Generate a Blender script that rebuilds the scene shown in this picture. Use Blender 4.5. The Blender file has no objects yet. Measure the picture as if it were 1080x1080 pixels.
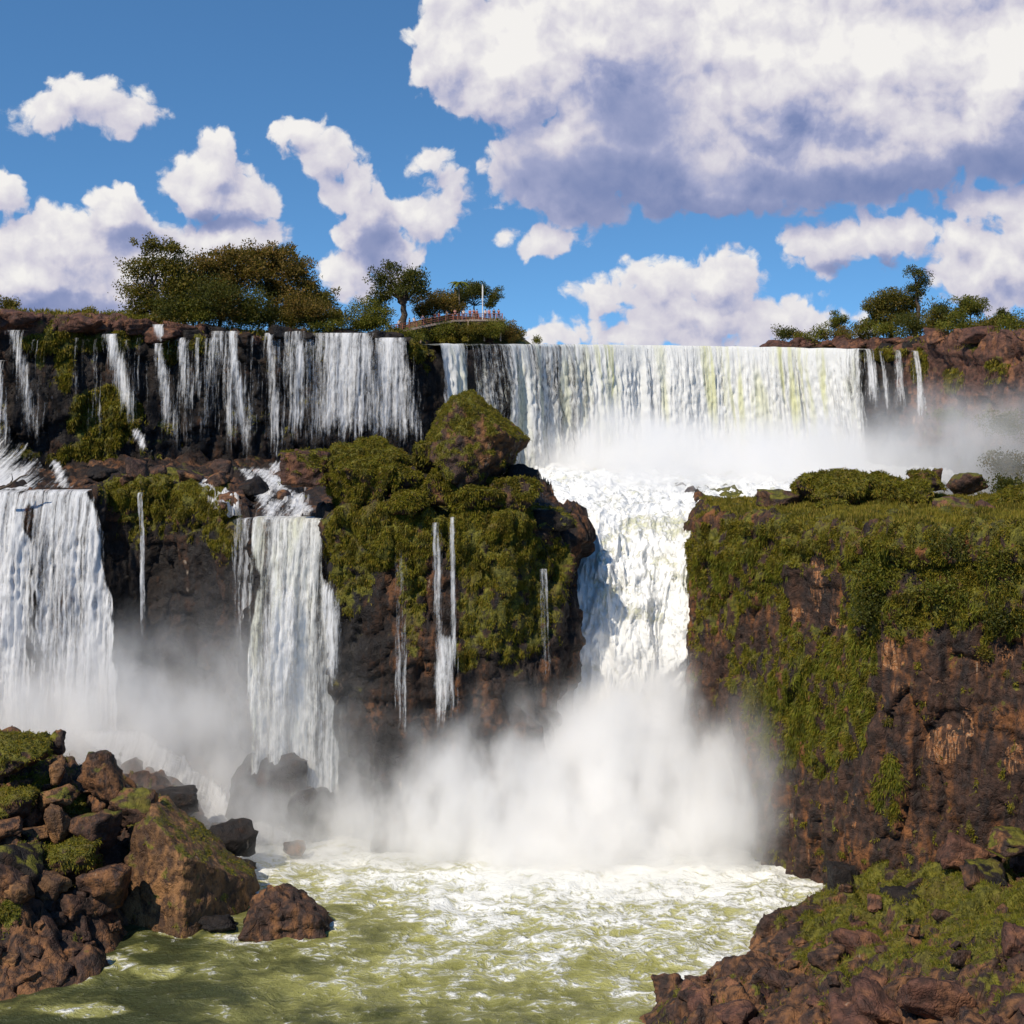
import bpy, math, random
import numpy as np
from mathutils import Vector
R = math.radians
SC = bpy.context.scene
COL = SC.collection
F = 1484.0; HC = 50.0; HY = 385.0      # focal length in units of the photo's width (1080), eye height, eye level line

def P(px, py, Y):
    """point of the valley seen at that bearing, at depth Y metres"""
    return np.array([(px-540)*Y/F, Y, HC-(py-HY)*Y/F])
def XX(px, Y): return (px-540)*Y/F
def ZZ(py, Y): return HC-(py-HY)*Y/F

# ------------------------------------------------------------------ noise
def _h(ix, iy, iz, seed):
    with np.errstate(over='ignore'):
        h = (ix.astype(np.uint32)*np.uint32(374761393) + iy.astype(np.uint32)*np.uint32(668265263)
             + iz.astype(np.uint32)*np.uint32(2147483647) + np.uint32((seed*1274126177) & 0xffffffff))
        h = (h ^ (h >> np.uint32(13)))*np.uint32(1274126177)
        h = (h ^ (h >> np.uint32(16)))*np.uint32(2246822519)
        h = h ^ (h >> np.uint32(15))
    return h
_rg = np.random.RandomState(7)
_G = _rg.normal(size=(256, 3)); _G /= np.linalg.norm(_G, axis=1)[:, None]
def perlin(p, seed=0):
    p = np.asarray(p, float); fl = np.floor(p); i = fl.astype(np.int64); f = p-fl
    u = f*f*f*(f*(f*6-15)+10)
    out = 0
    for dx in (0, 1):
        wx = u[:, 0] if dx else 1-u[:, 0]
        for dy in (0, 1):
            wy = u[:, 1] if dy else 1-u[:, 1]
            for dz in (0, 1):
                wz = u[:, 2] if dz else 1-u[:, 2]
                g = _G[_h(i[:, 0]+dx, i[:, 1]+dy, i[:, 2]+dz, seed) & np.uint32(255)]
                d = (g*(f-np.array([dx, dy, dz]))).sum(1)
                out = out+wx*wy*wz*d
    return out*1.5
def fbm(p, oct=4, seed=0, gain=.5, lac=2.03):
    p = np.asarray(p, float); a = 1; s = 0
    for k in range(oct):
        s = s+a*perlin(p, seed+k*17); p = p*lac+11.3; a *= gain
    return s
def cell(p, seed=0, jit=.9):
    """returns F1, F2, random value of nearest cell"""
    p = np.asarray(p, float); i = np.floor(p).astype(np.int64)
    n = len(p); f1 = np.full(n, 9.); f2 = np.full(n, 9.); cid = np.zeros(n)
    for dx in (-1, 0, 1):
        for dy in (-1, 0, 1):
            for dz in (-1, 0, 1):
                a = i+np.array([dx, dy, dz])
                h = _h(a[:, 0], a[:, 1], a[:, 2], seed)
                q = np.stack([(h & np.uint32(1023))/1023., ((h >> np.uint32(10)) & np.uint32(1023))/1023., ((h >> np.uint32(20)) & np.uint32(1023))/1023.], 1)
                d = np.linalg.norm(a+.5+(q-.5)*jit-p, axis=1)
                v = (_h(a[:, 0], a[:, 1], a[:, 2], seed+99) & np.uint32(65535))/65535.
                m = d < f1
                f2 = np.where(m, f1, np.minimum(f2, d)); cid = np.where(m, v, cid); f1 = np.where(m, d, f1)
    return f1, f2, cid
def sstep(a, b, x):
    t = np.clip((x-a)/(b-a), 0, 1); return t*t*(3-2*t)

# ------------------------------------------------------------------ objects
def mesh(name, v, f, mats, parent=None, smooth=True, attrs=None, mi=None, loc=None):
    v = np.asarray(v, float)
    if loc is not None: v = v-np.array(loc)
    me = bpy.data.meshes.new(name)
    if isinstance(f, np.ndarray):
        k = f.shape[1]; nf = len(f)
        me.vertices.add(len(v)); me.vertices.foreach_set('co', v.astype(np.float32).ravel())
        me.loops.add(nf*k); me.loops.foreach_set('vertex_index', f.astype(np.int32).ravel())
        me.polygons.add(nf)
        me.polygons.foreach_set('loop_start', np.arange(0, nf*k, k, dtype=np.int32))
        me.polygons.foreach_set('loop_total', np.full(nf, k, dtype=np.int32))
    else:
        me.from_pydata([tuple(a) for a in v], [], f)
    if not isinstance(mats, (list, tuple)): mats = [mats]
    for m in mats: me.materials.append(m)
    if mi is not None: me.polygons.foreach_set('material_index', np.asarray(mi, dtype=np.int32))
    me.update(calc_edges=True)
    me.polygons.foreach_set('use_smooth', np.full(len(me.polygons), bool(smooth)))
    for k, a in (attrs or {}).items():
        a = np.asarray(a, np.float32)
        if a.ndim == 1:
            at = me.attributes.new(k, 'FLOAT', 'POINT'); at.data.foreach_set('value', a)
        else:
            at = me.attributes.new(k, 'FLOAT_VECTOR', 'POINT'); at.data.foreach_set('vector', a.ravel())
    o = bpy.data.objects.new(name, me); COL.objects.link(o)
    if loc is not None: o.location = loc
    if parent is not None: o.parent = parent
    return o
def empty(name, loc, rz=0):
    o = bpy.data.objects.new(name, None); o.location = loc; o.rotation_euler = (0, 0, rz)
    o.empty_display_size = .5; COL.objects.link(o); return o
def tag(o, label=None, cat=None, group=None, kind=None):
    if label: o['label'] = label
    if cat: o['category'] = cat
    if group: o['group'] = group
    if kind: o['kind'] = kind
    return o
def gridfaces(nr, nc, flip=False):
    r, c = np.meshgrid(np.arange(nr-1), np.arange(nc-1), indexing='ij')
    a = (r*nc+c).ravel()
    q = np.stack([a, a+1, a+nc+1, a+nc], 1)
    return q[:, ::-1].copy() if flip else q
def resample(pts, step=None, n=None, rnd=.35):
    """Catmull-Rom-ish resample of rows of numbers; first two or three columns are position"""
    pts = np.asarray(pts, float)
    d = np.r_[0, np.cumsum(np.linalg.norm(np.diff(pts[:, :2], axis=0), axis=1))]
    if n is None: n = int(d[-1]/step)+1
    t = np.linspace(0, d[-1], n)
    m = np.gradient(pts, d, axis=0)
    k = np.clip(np.searchsorted(d, t, side='right')-1, 0, len(d)-2)
    h = (d[k+1]-d[k])[:, None]; s = ((t-d[k])/h[:, 0])[:, None]
    H = (2*s**3-3*s**2+1)*pts[k]+(s**3-2*s**2+s)*h*m[k]*rnd*2+(-2*s**3+3*s**2)*pts[k+1]+(s**3-s**2)*h*m[k+1]*rnd*2
    return H, t
def vnormals(v, f):
    n = np.zeros_like(v)
    fn = np.cross(v[f[:, 1]]-v[f[:, 0]], v[f[:, 2]]-v[f[:, 0]])
    for k in range(f.shape[1]): np.add.at(n, f[:, k], fn)
    l = np.linalg.norm(n, axis=1); l[l == 0] = 1
    return n/l[:, None]

# ------------------------------------------------------------------ node helpers
class G:
    def __init__(s, tree): s.t = tree; s.t.nodes.clear()
    def n(s, typ, props=None, **inp):
        nd = s.t.nodes.new(typ)
        for k, v in (props or {}).items(): setattr(nd, k, v)
        for k, v in inp.items():
            k = k.replace('_', ' ')
            sk = nd.inputs[int(k[1:])] if (k[0] == 'i' and k[1:].isdigit()) else nd.inputs[k]
            s.set(sk, v)
        return nd
    def set(s, sk, v):
        if isinstance(v, bpy.types.NodeSocket): s.t.links.new(v, sk)
        elif isinstance(v, bpy.types.Node): s.t.links.new(v.outputs[0], sk)
        else: sk.default_value = v
    def m(s, op, a, b=0., c=None, clamp=False):
        nd = s.t.nodes.new('ShaderNodeMath'); nd.operation = op; nd.use_clamp = clamp
        s.set(nd.inputs[0], a); s.set(nd.inputs[1], b)
        if c is not None: s.set(nd.inputs[2], c)
        return nd.outputs[0]
    def v(s, op, a, b=None, c=None, scale=None):
        nd = s.t.nodes.new('ShaderNodeVectorMath'); nd.operation = op
        s.set(nd.inputs[0], a)
        if b is not None: s.set(nd.inputs[1], b)
        if c is not None: s.set(nd.inputs[2], c)
        if scale is not None: s.set(nd.inputs['Scale'], scale)
        return nd.outputs['Value'] if op in ('LENGTH', 'DOT_PRODUCT', 'DISTANCE') else nd.outputs[0]
    def ss(s, x, a, b, lo=0., hi=1.):
        nd = s.t.nodes.new('ShaderNodeMapRange'); nd.interpolation_type = 'SMOOTHSTEP'
        s.set(nd.inputs[0], x); s.set(nd.inputs[1], a); s.set(nd.inputs[2], b); s.set(nd.inputs[3], lo); s.set(nd.inputs[4], hi)
        return nd.outputs[0]
    def mix(s, f, a, b, mode='MIX'):
        nd = s.t.nodes.new('ShaderNodeMix'); nd.data_type = 'RGBA'; nd.blend_type = mode
        s.set(nd.inputs[0], f); s.set(nd.inputs[6], a if isinstance(a, (bpy.types.NodeSocket, bpy.types.Node)) else (*a, 1))
        s.set(nd.inputs[7], b if isinstance(b, (bpy.types.NodeSocket, bpy.types.Node)) else (*b, 1))
        return nd.outputs[2]
    def noise(s, vec, scale, detail=4., rough=.55, dim='3D', out=0, **k):
        nd = s.n('ShaderNodeTexNoise', dict(noise_dimensions=dim), Vector=vec, Scale=scale, Detail=detail, Roughness=rough, **k)
        return nd.outputs[out]
    def vor(s, vec, scale, feature='F1', out='Distance', dim='3D', **k):
        nd = s.n('ShaderNodeTexVoronoi', dict(feature=feature, voronoi_dimensions=dim), Vector=vec, Scale=scale, **k)
        return nd.outputs[out]
    def attr(s, name, out='Fac'):
        return s.n('ShaderNodeAttribute', dict(attribute_name=name)).outputs[out]
    def bump(s, h, strength=.5, dist=.1, normal=None):
        nd = s.n('ShaderNodeBump', None, Height=h, Strength=strength, Distance=dist)
        if normal is not None: s.set(nd.inputs['Normal'], normal)
        return nd.outputs[0]
def newmat(name):
    m = bpy.data.materials.new(name); m.use_nodes = True
    g = G(m.node_tree); out = g.n('ShaderNodeOutputMaterial')
    return m, g, out
def pbsdf(g, out, color, rough=.8, normal=None, spec=.3, **k):
    b = g.n('ShaderNodeBsdfPrincipled', None, Roughness=rough)
    g.set(b.inputs['Base Color'], color if isinstance(color, (bpy.types.NodeSocket, bpy.types.Node)) else (*color, 1))
    b.inputs['Specular IOR Level'].default_value = spec
    if normal is not None: g.set(b.inputs['Normal'], normal)
    for kk, v in k.items(): g.set(b.inputs[kk.replace('_', ' ')], v)
    g.set(out.inputs['Surface'], b.outputs[0])
    return b
# ------------------------------------------------------------------ materials
def rock_mat(name, dark, mid, warm, warm_amt=.5, pale=(.42, .33, .25), wet=.3, moss_col=((.055, .055, .006), (.16, .145, .016)), bscale=1.0):
    m, g, out = newmat(name)
    geo = g.n('ShaderNodeNewGeometry'); pos = geo.outputs['Position']
    n1 = g.noise(pos, .22, 5, .6); n2 = g.noise(pos, 1.3, 6, .62); n3 = g.noise(pos, 7., 4, .6)
    st = g.v('MULTIPLY', pos, (1.1, 1.1, .13)); ns = g.noise(st, .9, 5, .6)       # streaks running down
    c = g.mix(g.ss(n2, .36, .66), dark, mid)
    wf = g.m('MULTIPLY', g.ss(g.m('ADD', g.m('MULTIPLY', n1, .6), g.m('MULTIPLY', ns, .5)), .60-.12*warm_amt, .74-.12*warm_amt), g.ss(n2, .34, .56))
    c = g.mix(wf, c, warm)
    pf = g.m('MULTIPLY', g.ss(ns, .62, .70), g.ss(g.noise(pos, .5, 4, .7, W=2) if False else g.noise(g.v('ADD', pos, (31., 7., 3.)), .55, 4, .65), .55, .66))
    c = g.mix(g.m('MULTIPLY', pf, .7), c, pale)
    c = g.mix(g.ss(n3, .35, .7, 0., .45), c, g.mix(.5, c, (.012, .009, .007)))
    wt = g.ss(ns, .50, .36, 0., wet)
    c = g.mix(wt, c, (.008, .006, .006))
    sc = g.attr('scar'); scf = g.m('MULTIPLY', g.ss(g.m('ADD', sc, g.m('MULTIPLY', g.m('SUBTRACT', n2, .5), 1.8)), .58, .78), g.ss(g.noise(st, 2.6, 5, .65), .44, .60))
    c = g.mix(scf, c, g.mix(g.ss(n3, .48, .68), (.34, .135, .045), (.46, .31, .19)))
    at = g.attr('moss')
    mf = g.ss(g.m('ADD', at, g.m('MULTIPLY', g.m('SUBTRACT', n2, .5), .9)), .38, .62)
    mc = g.mix(g.ss(g.noise(pos, 2.1, 4, .6), .35, .68), moss_col[0], moss_col[1])
    mc = g.mix(g.ss(g.noise(pos, .33, 3, .5), .5, .7, 0., .6), mc, (.11, .075, .02))
    c = g.mix(mf, c, mc)
    h = g.m('ADD', g.m('MULTIPLY', n2, 1.0), g.m('MULTIPLY', n3, .30))
    cr = g.vor(g.v('MULTIPLY', g.v('ADD', pos, g.v('SCALE', g.noise(pos, 1.5, 2, .5, out='Color'), scale=.5)), (1, 1, .55)), .8*bscale, 'DISTANCE_TO_EDGE')
    h = g.m('ADD', h, g.m('MULTIPLY', g.ss(cr, 0., .05), .14))
    pbsdf(g, out, c, g.ss(ns, .35, .65, .55, .92), g.bump(h, .9, .42), .35)
    return m
M = {}
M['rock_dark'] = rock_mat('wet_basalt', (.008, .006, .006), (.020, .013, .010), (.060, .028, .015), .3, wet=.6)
M['rock_face'] = rock_mat('brown_basalt', (.026, .014, .010), (.082, .040, .025), (.24, .095, .032), .40, wet=.7)
M['rock_left'] = rock_mat('dark_brown_basalt', (.012, .008, .007), (.040, .022, .015), (.15, .065, .028), .6, wet=.5)  # darker brown rock, base material of the upper and lower cliffs
M['rock_red'] = rock_mat('red_basalt', (.050, .024, .017), (.15, .065, .042), (.26, .115, .055), .5, wet=.15)
M['boulder'] = rock_mat('boulder_basalt', (.024, .014, .011), (.090, .046, .031), (.24, .110, .045), .8, wet=.2)
M['boulder_warm'] = rock_mat('warm_boulder', (.055, .028, .017), (.15, .078, .035), (.30, .15, .06), 1., wet=.1)

def leaf_mat(name, a, b, c, trans=.35):
    m, g, out = newmat(name)
    r = g.attr('rnd'); r2 = g.attr('rnd2')
    col = g.mix(g.ss(r, .1, .9), a, b); col = g.mix(g.ss(r2, .62, 1., 0., .9), col, c)
    d = g.n('ShaderNodeBsdfPrincipled', None, Roughness=.6); g.set(d.inputs['Base Color'], col); d.inputs['Specular IOR Level'].default_value = .25
    t = g.n('ShaderNodeBsdfTranslucent'); g.set(t.inputs[0], g.mix(.5, col, (.28, .26, .02)))
    mx = g.n('ShaderNodeMixShader'); g.set(mx.inputs[0], trans); g.set(mx.inputs[1], d.outputs[0]); g.set(mx.inputs[2], t.outputs[0])
    g.set(out.inputs[0], mx.outputs[0]); return m
M['leaf_tree'] = leaf_mat('tree_leaves', (.060, .062, .010), (.150, .125, .016), (.24, .15, .025))
M['leaf_brown'] = leaf_mat('dry_leaves', (.080, .060, .012), (.18, .12, .022), (.26, .14, .03))
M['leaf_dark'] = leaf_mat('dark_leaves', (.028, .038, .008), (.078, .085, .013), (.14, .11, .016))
M['leaf_green'] = leaf_mat('bush_leaves', (.060, .072, .009), (.155, .16, .017), (.24, .18, .024))
M['moss'] = leaf_mat('moss_blades', (.065, .062, .007), (.215, .195, .016), (.30, .20, .026), .4)
M['fern'] = leaf_mat('fern_blades', (.070, .085, .008), (.190, .205, .018), (.27, .21, .025), .4)
M['grass'] = leaf_mat('grass_blades', (.100, .095, .011), (.27, .225, .026), (.38, .26, .05), .4)

def simple(name, col, rough=.7, sc=3., var=.35, bump=.2, metal=0.):
    m, g, out = newmat(name)
    pos = g.n('ShaderNodeTexCoord').outputs['Object']
    n = g.noise(pos, sc, 5, .6)
    c = g.mix(g.ss(n, .3, .7), tuple(x*(1-var) for x in col), tuple(min(1, x*(1+var)) for x in col))
    pbsdf(g, out, c, rough, g.bump(n, bump, .05), .35, Metallic=metal); return m
M['bark'] = simple('bark', (.075, .055, .040), .9, 4)
M['bark_pale'] = simple('pale_bark', (.16, .13, .10), .9, 4)
M['wood'] = simple('weathered_timber', (.36, .27, .21), .8, 5)
M['rail'] = simple('red_painted_rail', (.30, .11, .07), .6, 5)
M['steel'] = simple('grey_steel', (.30, .29, .29), .5, 5, .15)
M['white'] = simple('white_paint', (.75, .74, .72), .5, 4, .1)
M['skin'] = simple('skin', (.42, .24, .17), .6, 4, .1)
M['hair'] = simple('hair', (.03, .02, .015), .7, 8, .2)
for nm, c in (('cloth_red', (.45, .05, .04)), ('cloth_white', (.72, .70, .68)), ('cloth_blue', (.06, .11, .28)), ('cloth_pink', (.60, .22, .22)), ('cloth_dark', (.03, .03, .04)), ('cloth_khaki', (.25, .19, .12))):
    M[nm] = simple(nm, c, .85, 6, .15)

def fall_mat(name, tint=(.84, .84, .85), tint2=(.72, .74, .58), tintamt=.0):
    """falling water: white threads, open between them; fuv = metres across / down, cov = how much water"""
    m, g, out = newmat(name)
    uv = g.attr('fuv', 'Vector'); cov = g.attr('cov')
    w = g.noise(uv, .35, 2, .5, out='Color')
    p = g.v('ADD', uv, g.v('MULTIPLY', g.v('SUBTRACT', w, (.5, .5, .5)), (.5, 2.0, .0)))
    a = g.noise(g.v('MULTIPLY', p, (.55, .035, 1.)), 1., 3, .55)
    b = g.noise(g.v('MULTIPLY', p, (2.6, .10, 1.)), 1., 5, .72)
    c = g.noise(g.v('MULTIPLY', p, (2.8, .9, 1.)), 1., 5, .75)
    s = g.m('ADD', g.m('MULTIPLY', a, .55), g.m('ADD', g.m('MULTIPLY', b, .75), g.m('MULTIPLY', c, .40)))   # mean about .85
    th = g.m('SUBTRACT', 1.045, g.m('MULTIPLY', cov, .34))
    al = g.m('MULTIPLY', g.ss(s, g.m('SUBTRACT', th, .13), g.m('ADD', th, .20)), g.ss(cov, .0, .12))
    wig = g.noise(g.v('MULTIPLY', p, (.32, .05, 1.)), 1., 4, .65)
    col = g.mix(g.m('MAXIMUM', g.ss(wig, .50, .68, 0., tintamt*.7), g.m('MULTIPLY', g.attr('tint'), g.ss(a, .42, .58))), tint, tint2)
    h = g.m('ADD', g.m('MULTIPLY', b, .8), g.m('MULTIPLY', c, .6))
    bn = g.bump(h, .9, .35)
    d = g.n('ShaderNodeBsdfPrincipled', None, Roughness=.65, Normal=bn); g.set(d.inputs['Base Color'], col); d.inputs['Specular IOR Level'].default_value = .3
    tl = g.n('ShaderNodeBsdfTranslucent', None, Normal=bn); g.set(tl.inputs[0], col)
    mx = g.n('ShaderNodeMixShader'); g.set(mx.inputs[0], .18); g.set(mx.inputs[1], d.outputs[0]); g.set(mx.inputs[2], tl.outputs[0])
    tr = g.n('ShaderNodeBsdfTransparent')
    m2 = g.n('ShaderNodeMixShader'); g.set(m2.inputs[0], al); g.set(m2.inputs[1], tr.outputs[0]); g.set(m2.inputs[2], mx.outputs[0])
    g.set(out.inputs[0], m2.outputs[0]); return m
M['fall'] = fall_mat('falling_water')
M['fall_green'] = fall_mat('falling_river_water', (.83, .83, .81), (.68, .68, .36), .7)

def water_mat(name, deep, lit, foam_col=(.80, .80, .76), bright=(.62, .60, .32)):
    """churned river: attribute foam 0..1 says how much froth"""
    m, g, out = newmat(name)
    pos = g.n('ShaderNodeNewGeometry').outputs['Position']; fo = g.attr('foam')
    p2 = g.v('MULTIPLY', pos, (.7, 1., .7))
    w = g.v('ADD', p2, g.v('SCALE', g.v('SUBTRACT', g.noise(p2, .35, 3, .5, out='Color'), (.5, .5, .5)), scale=2.2))
    big = g.noise(w, .12, 4, .6); mid = g.noise(w, .55, 5, .65); fine = g.noise(w, 2.2, 5, .7)
    rid = g.m('SUBTRACT', 1., g.m('MULTIPLY', g.m('ABSOLUTE', g.m('SUBTRACT', g.noise(w, .9, 5, .62), .5)), 7.))
    c = g.mix(g.ss(g.m('ADD', g.m('MULTIPLY', fo, .9), g.m('SUBTRACT', g.m('ADD', g.m('MULTIPLY', big, .6), g.m('MULTIPLY', mid, .6)), .6)), .06, .62), deep, lit)
    c = g.mix(g.ss(g.m('ADD', g.m('MULTIPLY', fo, .85), g.m('MULTIPLY', g.m('SUBTRACT', mid, .5), 1.3)), .30, .85, 0., .75), c, bright)
    f1 = g.m('ADD', g.m('ADD', g.m('MULTIPLY', fo, .74), g.m('MULTIPLY', g.m('SUBTRACT', mid, .5), 1.5)), g.m('ADD', g.m('MULTIPLY', g.m('SUBTRACT', fine, .5), .9), g.m('MULTIPLY', g.m('MAXIMUM', rid, 0.), .18)))
    ff = g.ss(f1, .48, .84)
    c = g.mix(ff, c, foam_col)
    h = g.m('ADD', g.m('MULTIPLY', mid, .8), g.m('ADD', g.m('MULTIPLY', fine, .22), g.m('MULTIPLY', ff, .15)))
    pbsdf(g, out, c, g.m('ADD', .38, g.m('MULTIPLY', ff, .4)), g.bump(h, 1., .6), .3); return m
M['pool'] = water_mat('green_river_water', (.045, .052, .018), (.34, .325, .095))
M['rapids'] = water_mat('white_rapids', (.42, .44, .26), (.60, .60, .42), (.86, .86, .84), (.78, .78, .64))

def ground_mat():
    m, g, out = newmat('forest_floor')
    pos = g.n('ShaderNodeNewGeometry').outputs['Position']
    pbsdf(g, out, g.mix(g.ss(g.noise(pos, .05, 6, .6), .4, .6), (.03, .04, .012), (.07, .06, .025)), .95); return m
M['ground'] = ground_mat()
# ------------------------------------------------------------------ terrain
def proj(v):
    Y = np.maximum(v[:, 1], 1); return 540+v[:, 0]*F/Y, HY-(v[:, 2]-HC)*F/Y
def blobs(px, py, lst):
    o = np.zeros(len(px))
    for b in lst:
        cx, cy, rx, ry, val = b
        d = np.sqrt(((px-cx)/rx)**2+((py-cy)/ry)**2)
        o = np.maximum(o, val*sstep(1.25, .75, d))
    return o
def rockdisp(p, s=1., blk=1.0, zs=.5):
    p = p*np.array([1, 1, zs])
    w = np.stack([fbm(p/5, 2, 5), fbm(p/5, 2, 6), fbm(p/5, 2, 7)], 1)*.55
    q = p+w
    f1, f2, c1 = cell(q/(3.4*s), 1); g1, g2, c2 = cell(q/(1.15*s), 2)
    d = (c1-.5)*1.5*blk+(c2-.5)*.55*blk
    d -= .5*np.exp(-(f2-f1)/.05)+.22*np.exp(-(g2-g1)/.08)
    h1, h2, c3 = cell(q/(.55*s), 8); d += (c3-.5)*.22-.12*np.exp(-(h2-h1)/.1)
    d += fbm(p/(6*s), 3, 3)*1.0+fbm(p/.7, 2, 4)*.10
    return d*s
def leaves(name, pos, nrm, L, Wd, mat, parent=None, down=.0, out=.6, rnd=.6, seed=0, cl=None, attach=True, loc=None):
    """one small kite-shaped leaf or blade per point; returns ONE object"""
    rg = np.random.RandomState(seed); n = len(pos)
    d = nrm*out+rg.normal(size=(n, 3))*rnd+np.array([0, 0, -down]); d /= np.linalg.norm(d, axis=1)[:, None]+1e-9
    L = L*rg.uniform(.6, 1.3, n)[:, None]; Wd = Wd*rg.uniform(.7, 1.2, n)[:, None]
    s = np.cross(d, rg.normal(size=(n, 3))); s /= np.linalg.norm(s, axis=1)[:, None]+1e-9
    tip = pos+d*L+np.array([0, 0, -1.])*L*(.25*down)
    mid = pos+d*L*.5
    v = np.stack([pos, mid-s*Wd*.5, tip, mid+s*Wd*.5], 1).reshape(-1, 3)
    f = np.arange(4*n).reshape(-1, 4)
    r = rg.uniform(0, 1, n) if cl is None else np.clip(cl+rg.normal(size=n)*.18, 0, 1)
    r2 = np.clip(rg.uniform(0, 1, n), 0, 1)
    o = mesh(name, v, f, mat, parent, False, dict(rnd=np.repeat(r, 4), rnd2=np.repeat(r2, 4)), loc=loc)
    return o
def scatter(v, f, w, n, seed=0):
    """n random points on the surface, w = weight of each vertex"""
    rg = np.random.RandomState(seed)
    if f.shape[1] == 4: f = np.concatenate([f[:, [0, 1, 2]], f[:, [0, 2, 3]]])
    a, b, c = v[f[:, 0]], v[f[:, 1]], v[f[:, 2]]
    nn = np.cross(b-a, c-a); ar = np.linalg.norm(nn, axis=1)
    ww = ar*w[f].mean(1)
    if ww.sum() <= 0: return np.zeros((0, 3)), np.zeros((0, 3))
    k = rg.choice(len(f), n, p=ww/ww.sum())
    r1, r2 = np.sqrt(rg.uniform(0, 1, n)), rg.uniform(0, 1, n)
    p = a[k]*(1-r1)[:, None]+b[k]*(r1*(1-r2))[:, None]+c[k]*(r1*r2)[:, None]
    return p, nn[k]/(ar[k][:, None]+1e-9)

def cliff(name, rows, zbot, step, mat, mossf, disp=1., batter=.06, rim=1.0, toprough=.8, backn=60, blk=1., seed=0, bulge=0., vstep=None, scale=1., zs=.42, dispf=None, ledge=.4, crev=.7):
    """rows: (px, Y, py of rim, back x, back y, back z)"""
    R0 = []
    for (px, Y, py, bx, by, bz) in rows: R0.append((XX(px, Y), Y, ZZ(py, Y), bx, by, bz))
    Q, s = resample(R0, step)
    tx, ty = np.gradient(Q[:, 0]), np.gradient(Q[:, 1])
    k = 9; ker = np.ones(k)/k
    tx = np.convolve(np.pad(tx, k//2, 'edge'), ker, 'valid'); ty = np.convolve(np.pad(ty, k//2, 'edge'), ker, 'valid')
    l = np.hypot(tx, ty); nx, ny = ty/l, -tx/l
    N = len(Q); vs = vstep or step
    zt = Q[:, 2]; H = zt.mean()-zbot; nw = int(H/vs)
    V = []; KN = []
    for i in range(nw+1):
        t = i/nw
        z = zbot+(zt-rim-zbot)*t
        b = batter*(zt-z)
        V.append(np.stack([Q[:, 0]+nx*b, Q[:, 1]+ny*b, z], 1)); KN.append(np.stack([nx, ny, 0*nx+.0], 1))
    for i in range(1, 7):
        a = i/6*math.pi/2
        V.append(np.stack([Q[:, 0]-nx*rim*(1-math.cos(a)), Q[:, 1]-ny*rim*(1-math.cos(a)), zt-rim+rim*math.sin(a)], 1))
        KN.append(np.stack([nx*math.cos(a), ny*math.cos(a), 0*nx+math.sin(a)], 1))
    last = V[-1]; back = Q[:, 3:6]
    for i in range(1, backn+1):
        t = (i/backn)**1.35
        V.append(last*(1-t)+back*t); KN.append(np.tile([0, 0, 1.], (N, 1)))
    v = np.array(V).reshape(-1, 3); n = np.array(KN).reshape(-1, 3)
    top = n[:, 2] > .99
    d = rockdisp(v+seed*13.7, scale, blk, zs)
    lz = (v[:, 2]+fbm(v/6, 2, 141)*2.2)/1.9; li = np.floor(lz).astype(np.int64); f_ = lz-li
    hv = lambda i: (_h(i, i*0+seed, i*0, 77) & np.uint32(255))/255.
    kk = sstep(.82, 1., f_); d = d+ledge*((hv(li)*(1-kk)+hv(li+1)*kk)-.5)*1.6
    d = d-crev*np.exp(-np.abs(perlin(v/np.array([2.6, 2.6, 14.])+seed, 142))/.045)*sstep(-.2, .3, perlin(v/9., 143))
    if dispf is not None: d = d*dispf(proj(v)[0])
    d = np.where(top, fbm(v/5+seed, 4, 9)*1.1*toprough+(d*.35*toprough), d*disp)
    if bulge: d = d+bulge*sstep(7, 0, zt[None, :].repeat(len(V), 0).ravel()-v[:, 2])*(~top)*(.6+fbm(v/2.5, 2, 31))
    v = v+n*d[:, None]
    f = gridfaces(len(V), N)
    vn = vnormals(v, f)
    px, py = proj(v)
    ms = mossf(v, vn, px, py, top)
    o = mesh(name, v, f, mat, attrs=dict(moss=ms))
    return o, v, f, ms, vn

# ---- upper cliff, behind the high falls
UP = [(-330, 168, 325), (-160, 183, 328), (-40, 192, 331), (60, 197, 333), (110, 199, 334), (150, 200, 339), (180, 202, 348), (240, 205, 351), (300, 208, 352), (365, 211, 354), (430, 214, 356),
      (452, 217, 367), (520, 226, 368), (600, 236, 368), (680, 241, 369), (760, 242, 370), (840, 239, 371), (905, 233, 371), (940, 228, 366), (968, 224, 362), (990, 218, 358), (1030, 208, 355), (1080, 200, 353), (1160, 188, 345), (1300, 168, 335), (1450, 150, 325)]
upx = [u[0] for u in UP]
def YU(px): return float(np.interp(px, upx, [u[1] for u in UP]))
def ZU(px): return ZZ(float(np.interp(px, upx, [u[2] for u in UP])), YU(px))
def moss_up(v, n, px, py, top):
    m = fbm(v/3.0, 3, 41)*.45+.12+n[:, 2]*.22
    m = np.maximum(m, blobs(px, py, [(110, 440, 40, 34, .85), (90, 485, 40, 20, .7), (65, 360, 50, 12, .7), (130, 358, 22, 10, .8), (68, 385, 9, 34, .8), (42, 370, 6, 22, .7), (180, 360, 14, 24, .7), (205, 362, 26, 10, .5), (335, 362, 15, 18, .6), (445, 372, 14, 30, .7), (905, 372, 60, 8, .6), (1005, 400, 14, 14, .55), (1050, 390, 14, 16, .5), (970, 385, 10, 20, .6)])+fbm(v/1.6, 3, 43)*.3)
    dark = blobs(px, py, [(640, 430, 260, 70, 1.)])
    return np.clip(m-dark*.6, 0, 1)
rows = [(px, Y, py, XX(px, Y)*1.35, Y+55, ZZ(py, Y)+.2) for (px, Y, py) in UP]
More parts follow.
